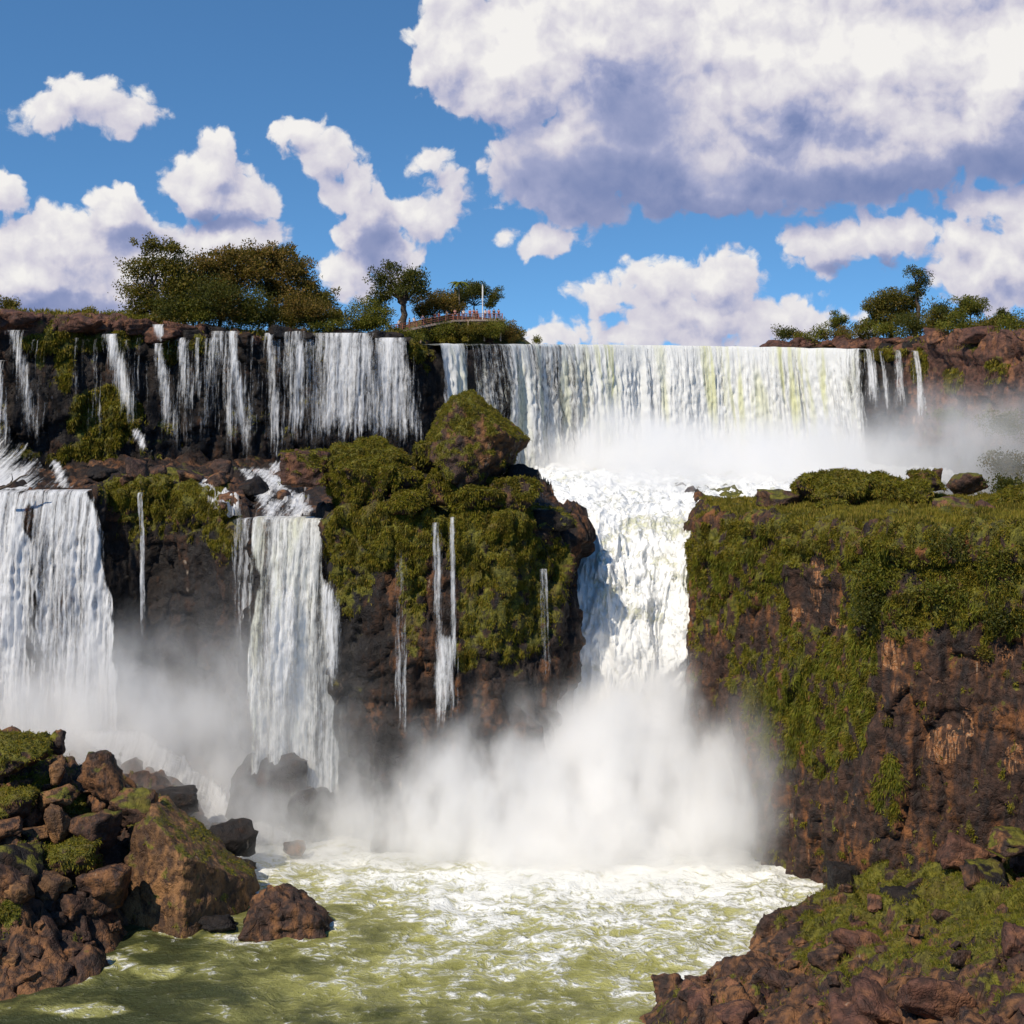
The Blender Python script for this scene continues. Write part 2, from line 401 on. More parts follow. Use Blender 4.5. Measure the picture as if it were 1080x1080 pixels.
up_o, up_v, up_f, up_m, up_n = cliff('cliff', rows, 31., .36, M['rock_left'], moss_up, disp=1.15, batter=.05, backn=26, seed=1, vstep=.33, dispf=lambda x: 1-.75*sstep(452, 470, x)*sstep(925, 905, x))
tag(up_o, 'long dark basalt cliff behind the high row of falls', None, kind='structure')
me = up_o.data; me.materials.append(M['rock_red'])
c = up_v[up_f].mean(1); pxc, pyc = proj(c)
me.materials.append(M['rock_dark'])
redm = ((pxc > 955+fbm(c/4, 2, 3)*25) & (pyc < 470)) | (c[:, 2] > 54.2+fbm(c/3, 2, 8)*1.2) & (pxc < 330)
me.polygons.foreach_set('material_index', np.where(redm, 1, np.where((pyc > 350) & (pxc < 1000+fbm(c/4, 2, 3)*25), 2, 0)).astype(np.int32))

# ---- the middle terrace, whose front is the lower cliff
LO = [(-420, 165, 512), (-250, 168, 514), (-100, 169, 516), (0, 168, 521), (100, 168, 521), (122, 170, 513), (150, 170, 510), (200, 168, 511), (240, 163, 525), (258, 160, 545), (268, 157.5, 549), (300, 155, 550), (342, 153.5, 550),
      (352, 150, 542), (400, 148, 536), (450, 147, 540), (480, 147.5, 540), (520, 146.5, 538), (560, 148, 540), (590, 151, 551), (607, 156, 556), (612, 163, 548), (606, 172, 540), (596, 184, 530), (585, 198, 520)]
lopx = [u[0] for u in LO[:21]]
def YL(px): return float(np.interp(px, lopx, [u[1] for u in LO[:21]]))
rows = []
for (px, Y, py) in LO:
    bx = XX(min(px, 560), 206) if px < 590 else XX(560, 206)
    rows.append((px, Y, py, bx, 207-max(0, (px-560))*.12, 36.3 if px < 350 else 34.5))
def moss_lo(v, n, px, py, top):
    base = fbm(v/2.4, 3, 51)*.5
    m = base+.15+n[:, 2]*.25
    b = blobs(px, py, [(170, 520, 75, 26, 1.), (130, 545, 30, 40, .8), (200, 548, 50, 30, .7), (235, 560, 20, 40, .75), (385, 565, 45, 40, .9), (370, 610, 24, 40, .7), (435, 600, 16, 90, .8), (445, 560, 40, 26, .9),
                       (520, 580, 50, 46, .95), (540, 640, 55, 60, .75), (495, 640, 12, 70, .8), (580, 600, 26, 40, .7), (490, 690, 16, 20, .8), (500, 545, 90, 16, 1.)])
    m = np.maximum(m*.8-.1, b*.95+fbm(v/1.1, 3, 53)*.55-.08)
    low = sstep(14, 4, v[:, 2])
    wet = blobs(px, py, [(60, 640, 90, 140, 1.), (190, 680, 70, 110, 1.), (300, 640, 36, 100, .8)])
    return np.clip(m-low*.6-wet*.7, 0, 1)
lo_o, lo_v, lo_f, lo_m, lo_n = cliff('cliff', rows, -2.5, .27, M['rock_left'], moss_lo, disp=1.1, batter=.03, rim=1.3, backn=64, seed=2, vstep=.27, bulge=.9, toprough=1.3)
lo_o.data.materials.append(M['rock_dark']); c = lo_v[lo_f].mean(1); pxc, pyc = proj(c)
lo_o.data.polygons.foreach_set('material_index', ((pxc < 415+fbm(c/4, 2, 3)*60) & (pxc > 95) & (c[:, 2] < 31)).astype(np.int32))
tag(lo_o, 'lower basalt cliff with mossy rim between the two lower falls', None, kind='structure')

# ---- the block on the right with the green top
RB = [(700, 205, 512), (722, 190, 520), (735, 172, 532), (737, 160, 538), (736, 152, 546), (760, 149, 547), (800, 144, 547), (850, 138, 548), (890, 133, 549), (918, 129.5, 551), (950, 127, 554), (1000, 124.5, 554), (1080, 120, 556), (1180, 114, 560), (1330, 104, 566), (1500, 95, 575)]
rows = []
for (px, Y, py) in RB:
    rows.append((px, Y, py, max(XX(px, Y)+6, 34 if px > 800 else 30)*1.0+max(0, px-1000)*.03, 178 if Y < 172 else Y+4, 33.2))
def moss_rb(v, n, px, py, top):
    b = blobs(px, py, [(800, 580, 85, 34, 1.), (760, 600, 40, 50, .8), (800, 625, 26, 46, .75), (900, 580, 130, 30, 1.), (1010, 600, 110, 60, 1.), (950, 640, 50, 40, .95), (905, 600, 30, 70, .9), (1060, 640, 30, 36, .9),
                       (860, 740, 60, 70, .95), (905, 700, 20, 90, .95), (790, 690, 26, 60, .75), (820, 770, 30, 50, .6), (938, 830, 16, 36, .9), (745, 650, 16, 30, .7), (835, 660, 30, 30, .6)])
    hole = blobs(px, py, [(862, 622, 32, 34, 1.), (800, 660, 20, 24, .8), (860, 570, 20, 6, .3)])
    m = b*.9+fbm(v/np.array([1.2, 1.2, 2.2]), 4, 63, .62)*1.0-.12-hole*.9
    m = np.where(top, .75+fbm(v/2.5, 3, 65)*.5, m)
    return np.clip(np.maximum(m, fbm(v/1.8, 3, 66)*.4+n[:, 2]*.5), 0, 1)
rb_o, rb_v, rb_f, rb_m, rb_n = cliff('cliff', rows, -2.5, .22, M['rock_face'], moss_rb, disp=1.0, batter=.035, rim=1.6, backn=60, seed=3, vstep=.22, bulge=.7, toprough=.8, zs=.34, blk=.8, scale=.85, ledge=.5, crev=.8)
_x, _y = proj(rb_v); _s = blobs(_x, _y, [(862, 610, 8, 40, .8), (885, 655, 12, 10, .8), (840, 648, 12, 8, .7), (942, 690, 14, 18, .95), (950, 725, 12, 8, .8), (915, 680, 5, 24, .6), (995, 785, 22, 22, .95), (1020, 770, 8, 26, .8), (1070, 800, 12, 18, .9), (1062, 690, 8, 12, .8), (985, 720, 10, 8, .6), (930, 750, 6, 30, .55), (1045, 850, 10, 10, .5), (900, 850, 6, 30, .5)])
_a = rb_o.data.attributes.new('scar', 'FLOAT', 'POINT'); _a.data.foreach_set('value', _s.astype(np.float32))
tag(rb_o, 'brown basalt cliff with flat grassy top on the right', None, kind='structure')

# ---- heightfields
def hfield(name, x0, x1, y0, y1, step, hf, mat, mossf, kind='structure', label=None):
    nx_, ny_ = int((x1-x0)/step)+1, int((y1-y0)/step)+1
    X, Y = np.meshgrid(np.linspace(x0, x1, nx_), np.linspace(y0, y1, ny_))
    p = np.stack([X.ravel(), Y.ravel(), 0*X.ravel()], 1)
    p[:, 2] = hf(p)
    f = gridfaces(ny_, nx_); n = vnormals(p, f)
    j = np.stack([fbm(p/1.5, 2, 71), fbm(p/1.5, 2, 72), 0*p[:, 0]], 1)*.35
    p = p+j; n = vnormals(p, f); px, py = proj(p)
    keep = p[f][:, :, 2].max(1) > -2.2
    ms = mossf(p, n, px, py)
    o = mesh(name, p, f[keep], mat, attrs=dict(moss=ms)); tag(o, label, None, kind=kind)
    return o, p, f[keep], ms, n
def blocky(p, s, amp, seed):
    q = p+np.stack([fbm(p/3, 2, seed), fbm(p/3, 2, seed+1), fbm(p/3, 2, seed+2)], 1)*1.0*s
    f1, f2, c = cell(q/np.array([2.6*s, 1.9*s, 1.6*s]), seed); _, _, c2 = cell(q/(1.0*s), seed+5)
    return amp*((c-.5)*1.3+(c2-.5)*.5-.5*np.exp(-(f2-f1)/.07)+(.45-f1)*.5)
def sd_line(p, pts):
    """signed distance from polyline, positive on its right side"""
    pts = np.asarray(pts, float); best = np.full(len(p), 1e9); sg = np.ones(len(p))
    for a, b in zip(pts[:-1], pts[1:]):
        ab = b-a; t = np.clip(((p[:, :2]-a)@ab)/(ab@ab), 0, 1); q = a+t[:, None]*ab; dd = p[:, :2]-q; d = np.linalg.norm(dd, axis=1)
        cr = ab[0]*dd[:, 1]-ab[1]*dd[:, 0]; m = d < best; best = np.where(m, d, best); sg = np.where(m, -np.sign(cr), sg)
    return best*sg
SH = [(XX(560, 84), 84), (XX(672, 106), 106), (XX(730, 113), 113), (XX(790, 118), 118), (XX(802, 124), 124), (XX(850, 128), 128), (XX(885, 131), 131), (XX(905, 138), 138)]
def h_slope(p):
    d = sd_line(p, SH)
    h = np.interp(d, [-6, -1, 0, 3, 10, 22, 34, 60], [-4, -1.2, .4, 2.2, 4.6, 9.5, 15., 24])
    near = sstep(112, 122, p[:, 1])*sstep(4, 16, d); h = h+near*1.2
    wall = np.interp(p[:, 0], [30, 36, 44, 60], [131, 128.5, 122.5, 112]); h = h+sstep(9, 0, wall-p[:, 1])*1.5
    return h+fbm(p/7, 3, 81)*1.2+blocky(p, 1.15, 1.1, 82)*sstep(-2, 2, d)
def moss_sl(p, n, px, py):
    b = blobs(px, py, [(870, 960, 60, 26, .85), (950, 900, 70, 34, .95), (1000, 930, 110, 46, 1.), (1060, 965, 70, 36, 1.), (1060, 905, 60, 30, 1.), (1010, 1010, 50, 12, .8), (1050, 1040, 30, 12, .7), (900, 1030, 30, 8, .6), (900, 1005, 70, 18, .6), (1030, 880, 80, 14, .9), (960, 990, 70, 22, .75)])
    return np.clip(b*.85+.04+fbm(p/1.3, 4, 85)*.95+n[:, 2]*.15-.1, 0, 1)
sl_o, sl_v, sl_f, sl_m, sl_n = hfield('bank', 4, 74, 70, 140, .22, h_slope, M['boulder'], moss_sl, label='rocky bank sloping down to the pool at lower right')

LS = [(XX(280, 158), 158), (XX(262, 150), 150), (XX(248, 141), 141), (XX(250, 134), 134), (XX(240, 130), 130), (XX(195, 127), 127), (XX(145, 125), 125), (XX(118, 121), 121), (XX(100, 116), 116), (XX(60, 113), 113), (XX(0, 111), 111), (XX(-160, 106), 106), (XX(-400, 96), 96)]
LSr = LS
def h_heap(p):
    d = sd_line(p, LSr)
    cap = np.interp(p[:, 0], [-110, -75, -50, -43, -38, -34, -30, -26, -22], [20, 18, 16., 15.5, 12.8, 9., 6., 2.5, 1.0])
    h = np.minimum(np.interp(d, [-4, -1, 0, 1.5, 4, 9, 14, 22, 60], [-3, -1, .2, 1.2, 2.8, 7., 11.5, 16, 18]), cap)
    far = sstep(136, 146, p[:, 1]); h = h*(1-far)+far*np.minimum(h, 6)
    return h+(fbm(p/6, 3, 91)*1.5+blocky(p, 1.5, 1.3, 92))*sstep(-3, 1.5, d)
def moss_hp(p, n, px, py):
    b = blobs(px, py, [(20, 795, 40, 14, .9), (40, 830, 40, 14, .8), (90, 850, 30, 16, .9), (60, 905, 50, 20, .9), (80, 925, 30, 12, .8), (5, 960, 16, 18, 1.), (170, 850, 40, 20, .6), (10, 860, 30, 10, .7)])
    return np.clip(b*.85-.05+fbm(p/1.5, 3, 95)*.7+n[:, 2]*.12-.08, 0, 1)
hp_o, hp_v, hp_f, hp_m, hp_n = hfield('bank', -105, -14, 92, 160, .24, h_heap, M['boulder'], moss_hp, label='heap of dark broken rock at lower left shore')

# ---- water of the pool
def pool():
    ys = np.concatenate([np.linspace(30, 90, 60, endpoint=False), np.arange(90, 182, .36)])
    xs = np.arange(-120, 66, .42)
    X, Y = np.meshgrid(xs, ys); p = np.stack([X.ravel(), Y.ravel(), 0*X.ravel()], 1)
    px, py = proj(p)
    r = np.hypot((p[:, 0]-13)/1.25, p[:, 1]-149)
    fo = np.interp(r, [0, 8, 14, 24, 36, 48, 60], [1.5, 1.15, .95, .74, .56, .40, .30])
    fo = np.maximum(fo, np.interp(np.hypot((p[:, 0]+24)/1.6, p[:, 1]-152), [0, 8, 16, 26], [1.2, .95, .6, .2]))
    edge = sd_line(p, LSr); fo = fo*np.where(p[:, 1] < 130, sstep(-2, -24, edge)*.75+.25, 1)
    fo = fo*(sstep(94, 120, p[:, 1])*.8+.2)+.02
    fo = fo+.30*np.exp(-np.abs(edge+1.)/1.2)*(fbm(p/2.5, 2, 103)+.4)+.3*np.exp(-np.abs(sd_line(p, SH)+1.)/1.2)*(fbm(p/2.5, 2, 104)+.4)
    fo = fo+blobs(px, py, [(90, 1066, 50, 8, .42), (120, 1015, 30, 8, .40), (165, 1025, 26, 7, .36), (190, 982, 22, 8, .45), (250, 988, 40, 6, .4), (345, 975, 20, 8, .4), (150, 1000, 18, 6, .3)])
    fo = fo+fbm(p/np.array([9, 6, 5]), 3, 105)*.24
    a = .30+.55*np.clip(fo, 0, 1)
    q = p*np.array([.8, 1.15, 1])
    w = q+np.stack([fbm(q/4, 2, 110), fbm(q/4, 2, 111), 0*q[:, 0]], 1)*1.5
    rid = 1-np.abs(perlin(w/2.6, 112))*2.2; rid2 = 1-np.abs(perlin(w/1.0, 113))*2.2
    p[:, 2] = a*(fbm(w/6, 2, 114)*.7+rid*.42+rid2*.15-.35)
    n = 0
    f = gridfaces(len(ys), len(xs))
    crest = np.clip(rid-.62, 0, 1)*.5
    o = mesh('river', p, f, M['pool'], attrs=dict(foam=np.clip(fo+crest*fo, 0, 2)))
    tag(o, None, None, kind='structure'); o['label'] = 'churning green river pool below the falls'
pool()

# ---- the upper plunge pool and the white chute
def chute():
    rw = [(560, 1120, 236, 33.6), (565, 1100, 222, 33.4), (575, 1040, 208, 33.2), (582, 960, 195, 33.0), (585, 860, 182, 32.8), (590, 790, 172, 32.4), (594, 756, 166, 31.6), (598, 748, 162, 29.5), (602, 744, 159.5, 26.), (606, 742, 157.8, 21.5), (606, 742, 156, 16.5), (604, 742, 154, 11.), (598, 745, 151.5, 6.), (590, 750, 149, 2.), (580, 755, 146, -.8)]
    Rr = np.array([((XX(a, Y)), XX(b, Y), Y, z) for a, b, Y, z in rw])
    d = np.r_[0, np.cumsum(np.hypot(np.diff(Rr[:, 2]), np.diff(Rr[:, 3])))]
    t = np.arange(0, d[-1], .3); C_ = np.stack([np.interp(t, d, Rr[:, k]) for k in range(4)], 1)
    for _ in range(6): C_[1:-1] = (C_[:-2]+2*C_[1:-1]+C_[2:])/4
    u = np.linspace(0, 1, 190)
    X = C_[:, 0:1]*(1-u)+C_[:, 1:2]*u; Y = C_[:, 2:3]+0*X; Z = C_[:, 3:4]+0*X
    v = np.stack([X.ravel(), Y.ravel(), Z.ravel()], 1); f = gridfaces(len(t), len(u), True)
    n = vnormals(v, f); n *= np.sign(n[:, 2:3]+1e-6)*1.
    q = v*np.array([1, .6, .38])
    w = q+np.stack([fbm(q/3, 2, 120), fbm(q/3, 2, 121), fbm(q/3, 2, 122)], 1)*1.3
    st = sstep(33, 25, v[:, 2])
    dd = fbm(w/3.0, 5, 123, .62)*(.9+.5*st)+(1-np.abs(perlin(w/1.2, 124))*2)*(.25+.10*st)+fbm(v/.5, 2, 127)*.16
    v = v+n*dd[:, None]
    px, py = proj(v)
    fo = 1.15+fbm(v/np.array([5, 5, 3.]), 3, 125)*.35-.28*blobs(px, py, [(690, 560, 40, 20, 1.), (640, 575, 25, 12, .5), (700, 600, 18, 16, .7), (660, 640, 40, 22, .5)])
    o = mesh('river', v, f, M['rapids'], attrs=dict(foam=fo))
    tag(o, 'white rapids pouring through the gap between the two cliffs', None, kind='structure')
chute()

# ---- plateau behind the high falls, out to the horizon, and its quiet river
def sheet(name, x0, x1, y0, y1, z, nx_, ny_, mat, amp=0., attrs=None, label=None):
    X, Y = np.meshgrid(np.linspace(x0, x1, nx_), np.linspace(y0, y1, ny_)); p = np.stack([X.ravel(), Y.ravel(), 0*X.ravel()+z], 1)
    if amp: p[:, 2] += fbm(p/60, 3, 131)*amp
    o = mesh(name, p, gridfaces(ny_, nx_), mat, attrs={k: np.full(len(p), a) for k, a in (attrs or {}).items()}); tag(o, label, None, kind='structure'); return o
sheet('ground', -6000, 6000, -4000, 9000, -6., 60, 60, M['ground'], 0, label='forested ground reaching the horizon')
sheet('ground', -1500, 1500, 262, 3500, 51.6, 120, 90, M['ground'], .8, label='flat forest plateau behind the falls')
def upper_river():
    px = np.linspace(456, 985, 120); yf = np.array([YU(p) for p in px])+1.2; t = np.linspace(0, 1, 40)[:, None]**1.5
    Y = yf*(1-t)+420*t; X = XX(px[None, :], yf)*(1-t)+XX(px[None, :], 420)*t
    p = np.stack([X.ravel(), Y.ravel(), 53.05+0*X.ravel()], 1); p[:, 2] += fbm(p/3, 2, 9)*.05
    o = mesh('river', p, gridfaces(40, 120), M['pool'], attrs=dict(foam=np.full(len(p), .45))); tag(o, 'calm upper river above the widest curtain', None, kind='structure')
upper_river()
# ------------------------------------------------------------------ falling water
from mathutils.kdtree import KDTree
_tp = lo_v[(lo_n[:, 2] > .35) & (lo_v[:, 2] > 31)]
_kd = KDTree(len(_tp))
for _i, _p in enumerate(_tp): _kd.insert((_p[0], _p[1], 0), _i)
_kd.balance()
def terr(v): return np.array([_tp[_kd.find((a[0], a[1], 0))[1], 2] for a in v])
def ribbon(label, rows, cov, mat='fall', group='waterfalls of the high row', over=4., seed=0, rough=.55, endfade=.12, topfade=.0, layers=1, name='waterfall', cat='waterfall', edge=.10, step=.16, kind=None, drape=False, parent=None):
    """rows (px left, px right, py, depth Y) from the lip down; cov a number or a list of (u, cov) across"""
    a = np.array([(XX(r[0], r[3]), XX(r[1], r[3]), r[3], ZZ(r[2], r[3])) for r in rows], float)
    if over: a = np.vstack([[a[0, 0], a[0, 1], a[0, 2]+over, a[0, 3]-.15], [a[0, 0], a[0, 1], a[0, 2]+over*.3, a[0, 3]+.03], a])
    d = np.r_[0, np.cumsum(np.hypot(np.diff(a[:, 2]), np.diff(a[:, 3])))]
    t = np.arange(0, d[-1]+.25, .3); B_ = np.stack([np.interp(t, d, a[:, k]) for k in range(4)], 1)
    for _ in range(4): B_[1:-1] = (B_[:-2]+2*B_[1:-1]+B_[2:])/4
    wid = (a[:, 1]-a[:, 0]).max(); nu = max(7, int(wid/step))
    u = np.linspace(0, 1, nu)
    X = B_[:, 0:1]*(1-u)+B_[:, 1:2]*u; Y = B_[:, 2:3]+0*X; Z = B_[:, 3:4]+0*X
    T = (t/t[-1])[:, None]+0*X
    q = np.stack([X.ravel()+seed*37.1, 0*X.ravel(), Z.ravel()], 1)
    fallen = np.clip((t-over)/6, 0, 1)[:, None]+0*X
    dd = (fbm(q/np.array([2.4, 1, 30]), 3, 201)*.9+(1-np.abs(perlin(q/np.array([.55, 1, 8.]), 202))*2)*.28+fbm(q/np.array([.45, 1, 1.5]), 2, 203)*.30)*rough
    Y = Y-(dd.reshape(X.shape)+.2*rough)*fallen
    v = np.stack([X.ravel(), Y.ravel(), Z.ravel()], 1)
    if drape: v[:, 2] = np.maximum(v[:, 2]-.5, terr(v)+.18)+fbm(v/1.1, 3, 205)*.16
    if isinstance(cov, (int, float)): cv = np.full(nu, float(cov))
    else: cv = np.interp(u, [c[0] for c in cov], [c[1] for c in cov])
    eu = np.minimum(u, 1-u); wob = fbm(q/np.array([3, 1, 5]), 2, 204).reshape(X.shape)*.05
    em = sstep(0, edge, np.clip(eu[None, :]+wob*2-.02, 0, 1)) if edge else 1.
    C0 = cv[None, :]*(.15+.85*em)*sstep(1.0, 1-endfade, T)
    if topfade: C0 = C0*sstep(0, topfade, T)
    fu = X+seed*19.3; fuv = np.stack([fu.ravel(), (t[:, None]+0*X).ravel(), np.full(X.size, float(seed))], 1)
    o = mesh(name, v, gridfaces(len(t), nu, True), M[mat], attrs=dict(fuv=fuv, cov=C0.ravel()))
    if parent is not None: o.parent = parent; return o
    tag(o, label, cat, group, kind); return o
def yu(px, off=2.0): return YU(px)-off
def hi(label, l0, r0, y0, l1, r1, y1, cov, seed, off=2.0, drift=1.8, **k):
    c0 = (l0+r0)/2; Y0 = yu(c0, off); n = 5; rows = []
    for i in range(n):
        t = i/(n-1); e = t**.8
        wd = .12*(r1-l1)*t; rows.append((l0+(l1-l0)*e-wd, r0+(r1-r0)*e+wd, y0+(y1-y0)*t, Y0-drift*math.sqrt(t)))
    k.setdefault('edge', min(.42, 1.4/max(1., (r0-l0)*.14))); k.setdefault('endfade', .3)
    return ribbon(label, rows, cov, seed=seed, **k)
hi('blue shaded fall at the far left, bending right over dark rock', 4, 24, 348, 28, 50, 486, .62, 1)
hi('thin fall left edge of frame feeding the white foaming slope', -14, 4, 380, -18, 10, 480, .8, 2)
hi('single white thread left of the mossy rock nose', 76, 84, 356, 74, 84, 428, .5, 3)
hi('narrow solid fall that lands on the sloping foam step', 104, 125, 352, 128, 152, 452, .86, 4)
hi('thread of water beside the narrow solid fall', 130, 136, 358, 134, 142, 392, .42, 5)
hi('short white spill out of the rim left of the big trees', 158, 172, 342, 162, 178, 362, .9, 6, off=1.2, drift=.4)
hi('leaning thin fall under the left edge of the big trees', 160, 172, 362, 172, 192, 474, .66, 7)
hi('faint veil between two thin falls under the big trees', 183, 198, 356, 190, 216, 442, .50, 8)
hi('straight bright thread ending on a dark ledge', 204, 212, 356, 204, 214, 432, .70, 9)
hi('two-strand fall joined at the lip under the big trees', 221, 252, 349, 236, 268, 490, [(0, .35), (.35, .5), (.55, .35), (.75, .9), (1, .85)], 10)
hi('slender fall with widening foot, first of the paired falls', 276, 291, 351, 284, 302, 492, .74, 11)
hi('broken fall with mossy gap, second of the paired falls', 293, 322, 349, 302, 330, 474, [(0, .72), (.3, .5), (.5, .45), (.8, .8), (1, .6)], 12)
hi('broad streaked fall under the right end of the big trees', 324, 394, 351, 326, 404, 476, [(0, .45), (.15, .5), (.35, .82), (.6, .76), (.8, .7), (1, .6)], 13)
hi('white fall left of the dark gap below the walkway', 391, 432, 356, 398, 449, 480, [(0, .5), (.2, .85), (.6, .9), (.8, .75), (1, .9)], 14)
VG = 'veils of spray between the stronger high falls'
hi('faint wide veil left of the narrow solid fall', 86, 106, 357, 84, 116, 470, 0.12, 61, off=1.5, edge=.4)
hi('faint veil trailing right of the narrow solid fall', 122, 150, 356, 134, 172, 440, 0.16, 62, off=1.5, edge=.4)
hi('bluish veil behind the leaning thin fall', 168, 204, 358, 178, 224, 488, 0.24, 63, off=1.5, edge=.4)
hi('thin veil between the straight thread and the two-strand fall', 206, 232, 356, 212, 244, 480, 0.28, 64, off=1.5, edge=.4)
hi('broken veil right of the two-strand fall', 250, 280, 354, 262, 290, 486, 0.16, 65, off=1.5, edge=.4)
hi('soft veil behind the paired falls', 282, 330, 353, 290, 336, 486, 0.34, 66, off=1.4, edge=.3)
hi('veil of drops in the mossy gap of the broad streaked fall', 318, 350, 353, 322, 352, 478, 0.37, 67, off=1.4, edge=.3)
hi('water film joining the broad fall and the fall by the dark gap', 384, 404, 356, 390, 412, 480, 0.44, 68, off=1.5, edge=.3)
hi('blue-grey film left of the mossy nose', 22, 44, 358, 34, 66, 480, 0.18, 69, off=1.5, edge=.4)
# the big curtain: its lip follows the horseshoe
def lean_px(d, x): return d*.3
def curtain():
    n = 480; px = np.linspace(459, 914, n); lip = []
    Yc = np.array([YU(p) for p in px])-1.6
    tt = np.concatenate([[-4., -1.2], np.arange(0, 24, .33)])
    q0 = np.stack([XX(px, Yc), Yc, 0*px], 1)
    V = []; UV = []; CV = []
    cov = np.interp(px, [459, 463, 478, 486, 498, 503, 520, 540, 545, 575, 600, 640, 700, 880, 900, 908, 914], [.4, .85, .80, .35, .38, .66, .62, .66, .80, .84, .92, 1.5, 1.35, 1.3, 1.0, .8, .3])
    cov = cov+fbm(np.stack([px/38., 0*px, 0*px], 1), 3, 215)*.42
    tx = np.gradient(q0[:, 0]); ty = np.gradient(q0[:, 1]); l = np.hypot(tx, ty); nx_, ny_ = ty/l, -tx/l
    arc = np.cumsum(l)
    zl = 50-(362.5+np.interp(px, [459, 640, 760, 914], [0, 1, 2.5, 5.5])-HY)*Yc/F
    zl = zl+fbm(np.stack([arc/3, 0*arc, 0*arc], 1), 2, 7)*.12
    lean = np.interp(px, [459, 640, 760, 914], [0, 0, .06, .16])
    for k, s in enumerate(tt):
        drop = max(s, 0)
        out = (-s*.95 if s < 0 else -(.9+1.9*math.sqrt(drop/24)*1.2))   # negative = towards the viewer
        f = min(1, drop/5)
        q = np.stack([arc, 0*arc, np.full(n, -drop)], 1)
        dd = (fbm(q/np.array([5., 1, 40]), 2, 210)*1.4+fbm(q/np.array([1.6, 1, 26]), 3, 211)*.8+(1-np.abs(perlin(q/np.array([.55, 1, 9.]), 212))*2)*.30+fbm(q/np.array([.6, 1, 1.5]), 3, 213)*.40)*f
        o_ = -out+dd
        V.append(np.stack([q0[:, 0]+nx_*o_+lean*drop, q0[:, 1]+ny_*o_, zl-drop+(.0 if s >= 0 else .04*s)], 1))
        UV.append(np.stack([arc, np.full(n, max(s, 0)), 0*arc+50], 1)); CV.append(cov*(1 if drop < 22 else .8))
    v = np.array(V).reshape(-1, 3); f = gridfaces(len(tt), n, True)
    cpx = np.tile(px, len(tt)); drp = np.repeat(tt, n)
    tint = blobs(cpx-lean_px(drp, cpx), drp, [(634, 1, 10, 9, 1.), (630, 12, 6, 12, .6), (742, 3, 6, 12, .8), (772, 6, 7, 16, .8), (828, 4, 9, 12, .9), (846, 10, 8, 12, .6), (868, 4, 5, 12, .8), (690, 8, 7, 10, .5), (560, 4, 5, 14, .4), (795, 14, 10, 10, .5)])
    o = mesh('waterfall', v, f, M['fall_green'], attrs=dict(fuv=np.array(UV).reshape(-1, 3), cov=np.array(CV).ravel(), tint=tint))
    tag(o, 'widest curtain of white and yellow-green water along the curved rim', 'waterfall', 'waterfalls of the high row')
curtain()
hi('first thin fall right of the widest curtain', 911, 921, 368, 914, 928, 436, .66, 21, off=1.8)
hi('faint leaning thread between thin falls at right', 923, 931, 370, 934, 942, 440, .5, 22, off=1.8)
hi('faint veil under the red rim rocks at right', 943, 955, 369, 944, 962, 440, .52, 23, off=1.8)
hi('rightmost slanting white fall by the red cliff', 961, 971, 370, 968, 982, 452, .82, 24, off=1.8)
# foam steps and cascades on the terrace
TG = 'cascades across the middle terrace'
ribbon('white foaming slope at the left edge above the lower fall', [(-120, 22, 455, 192), (-120, 36, 478, 186), (-120, 52, 500, 178), (-120, 66, 520, 169)], 1.1, group=TG, over=0, seed=31, rough=.5, topfade=.25, edge=.3)
ribbon('short foam step below the narrow solid fall', [(134, 150, 448, 196), (140, 156, 466, 192), (146, 164, 480, 189)], .80, group=TG, over=0, seed=32, rough=.9, topfade=.3, edge=.4, endfade=.4)
ribbon('small broken cascade left of the mossy ledge', [(50, 60, 478, 188), (54, 74, 496, 182), (58, 80, 512, 176)], .8, group=TG, over=0, seed=33, rough=.8, edge=.4, topfade=.2, drape=True)
ribbon('white stream running down among the terrace boulders', [(240, 285, 487, 190), (252, 300, 500, 182), (262, 322, 516, 172), (268, 342, 533, 162), (267, 343, 546, 155.5)], [(0, .45), (.25, .85), (.45, .5), (.7, .95), (1, .5)], group=TG, over=0, seed=34, rough=1.0, edge=.22, endfade=.01, topfade=.1, drape=True)
ribbon('thin stream slanting right along the mossy ledge', [(190, 206, 505, 176), (205, 228, 516, 170), (222, 246, 530, 165), (236, 268, 545, 160)], .85, group=TG, over=0, seed=35, rough=.6, edge=.35, drape=True)
ribbon('foam washing round the small rocks at the terrace edge', [(282, 300, 480, 196), (280, 306, 500, 186), (290, 330, 515, 178)], .8, group=TG, over=0, seed=36, rough=.9, edge=.35, topfade=.2, drape=True)
# the lower falls
LG = 'waterfalls of the lower step'
ribbon('left half of the wide lower fall, cut by the frame edge', [(-160, 34, 519, 166), (-160, 40, 560, 164.5), (-160, 46, 640, 163.5), (-160, 52, 760, 162.5), (-160, 56, 850, 161)], [(0, .9), (.8, .9), (.95, .75), (1, .6)], mat='fall', group=LG, seed=41, rough=1.0, edge=.02)
ribbon('right half of the wide lower fall beside the dark wall', [(24, 98, 518, 166), (30, 108, 560, 164.5), (38, 120, 640, 163.5), (42, 130, 740, 162.8), (46, 140, 850, 161)], [(0, .6), (.1, .75), (.35, .80), (.6, .88), (1, .98)], group=LG, seed=42, rough=1.0, edge=.04)
ribbon('white strand hanging from the mossy ledge on the dark wall', [(144, 150, 520, 166.5), (147, 153, 560, 166), (149, 155, 700, 165.5)], .66, group=LG, seed=43, rough=.2, over=2, endfade=.4)
ribbon('faint veil left of the square lower fall', [(243, 264, 548, 158.5), (244, 266, 600, 157.5), (246, 268, 720, 157)], .45, group=LG, seed=44, rough=.3, endfade=.4)
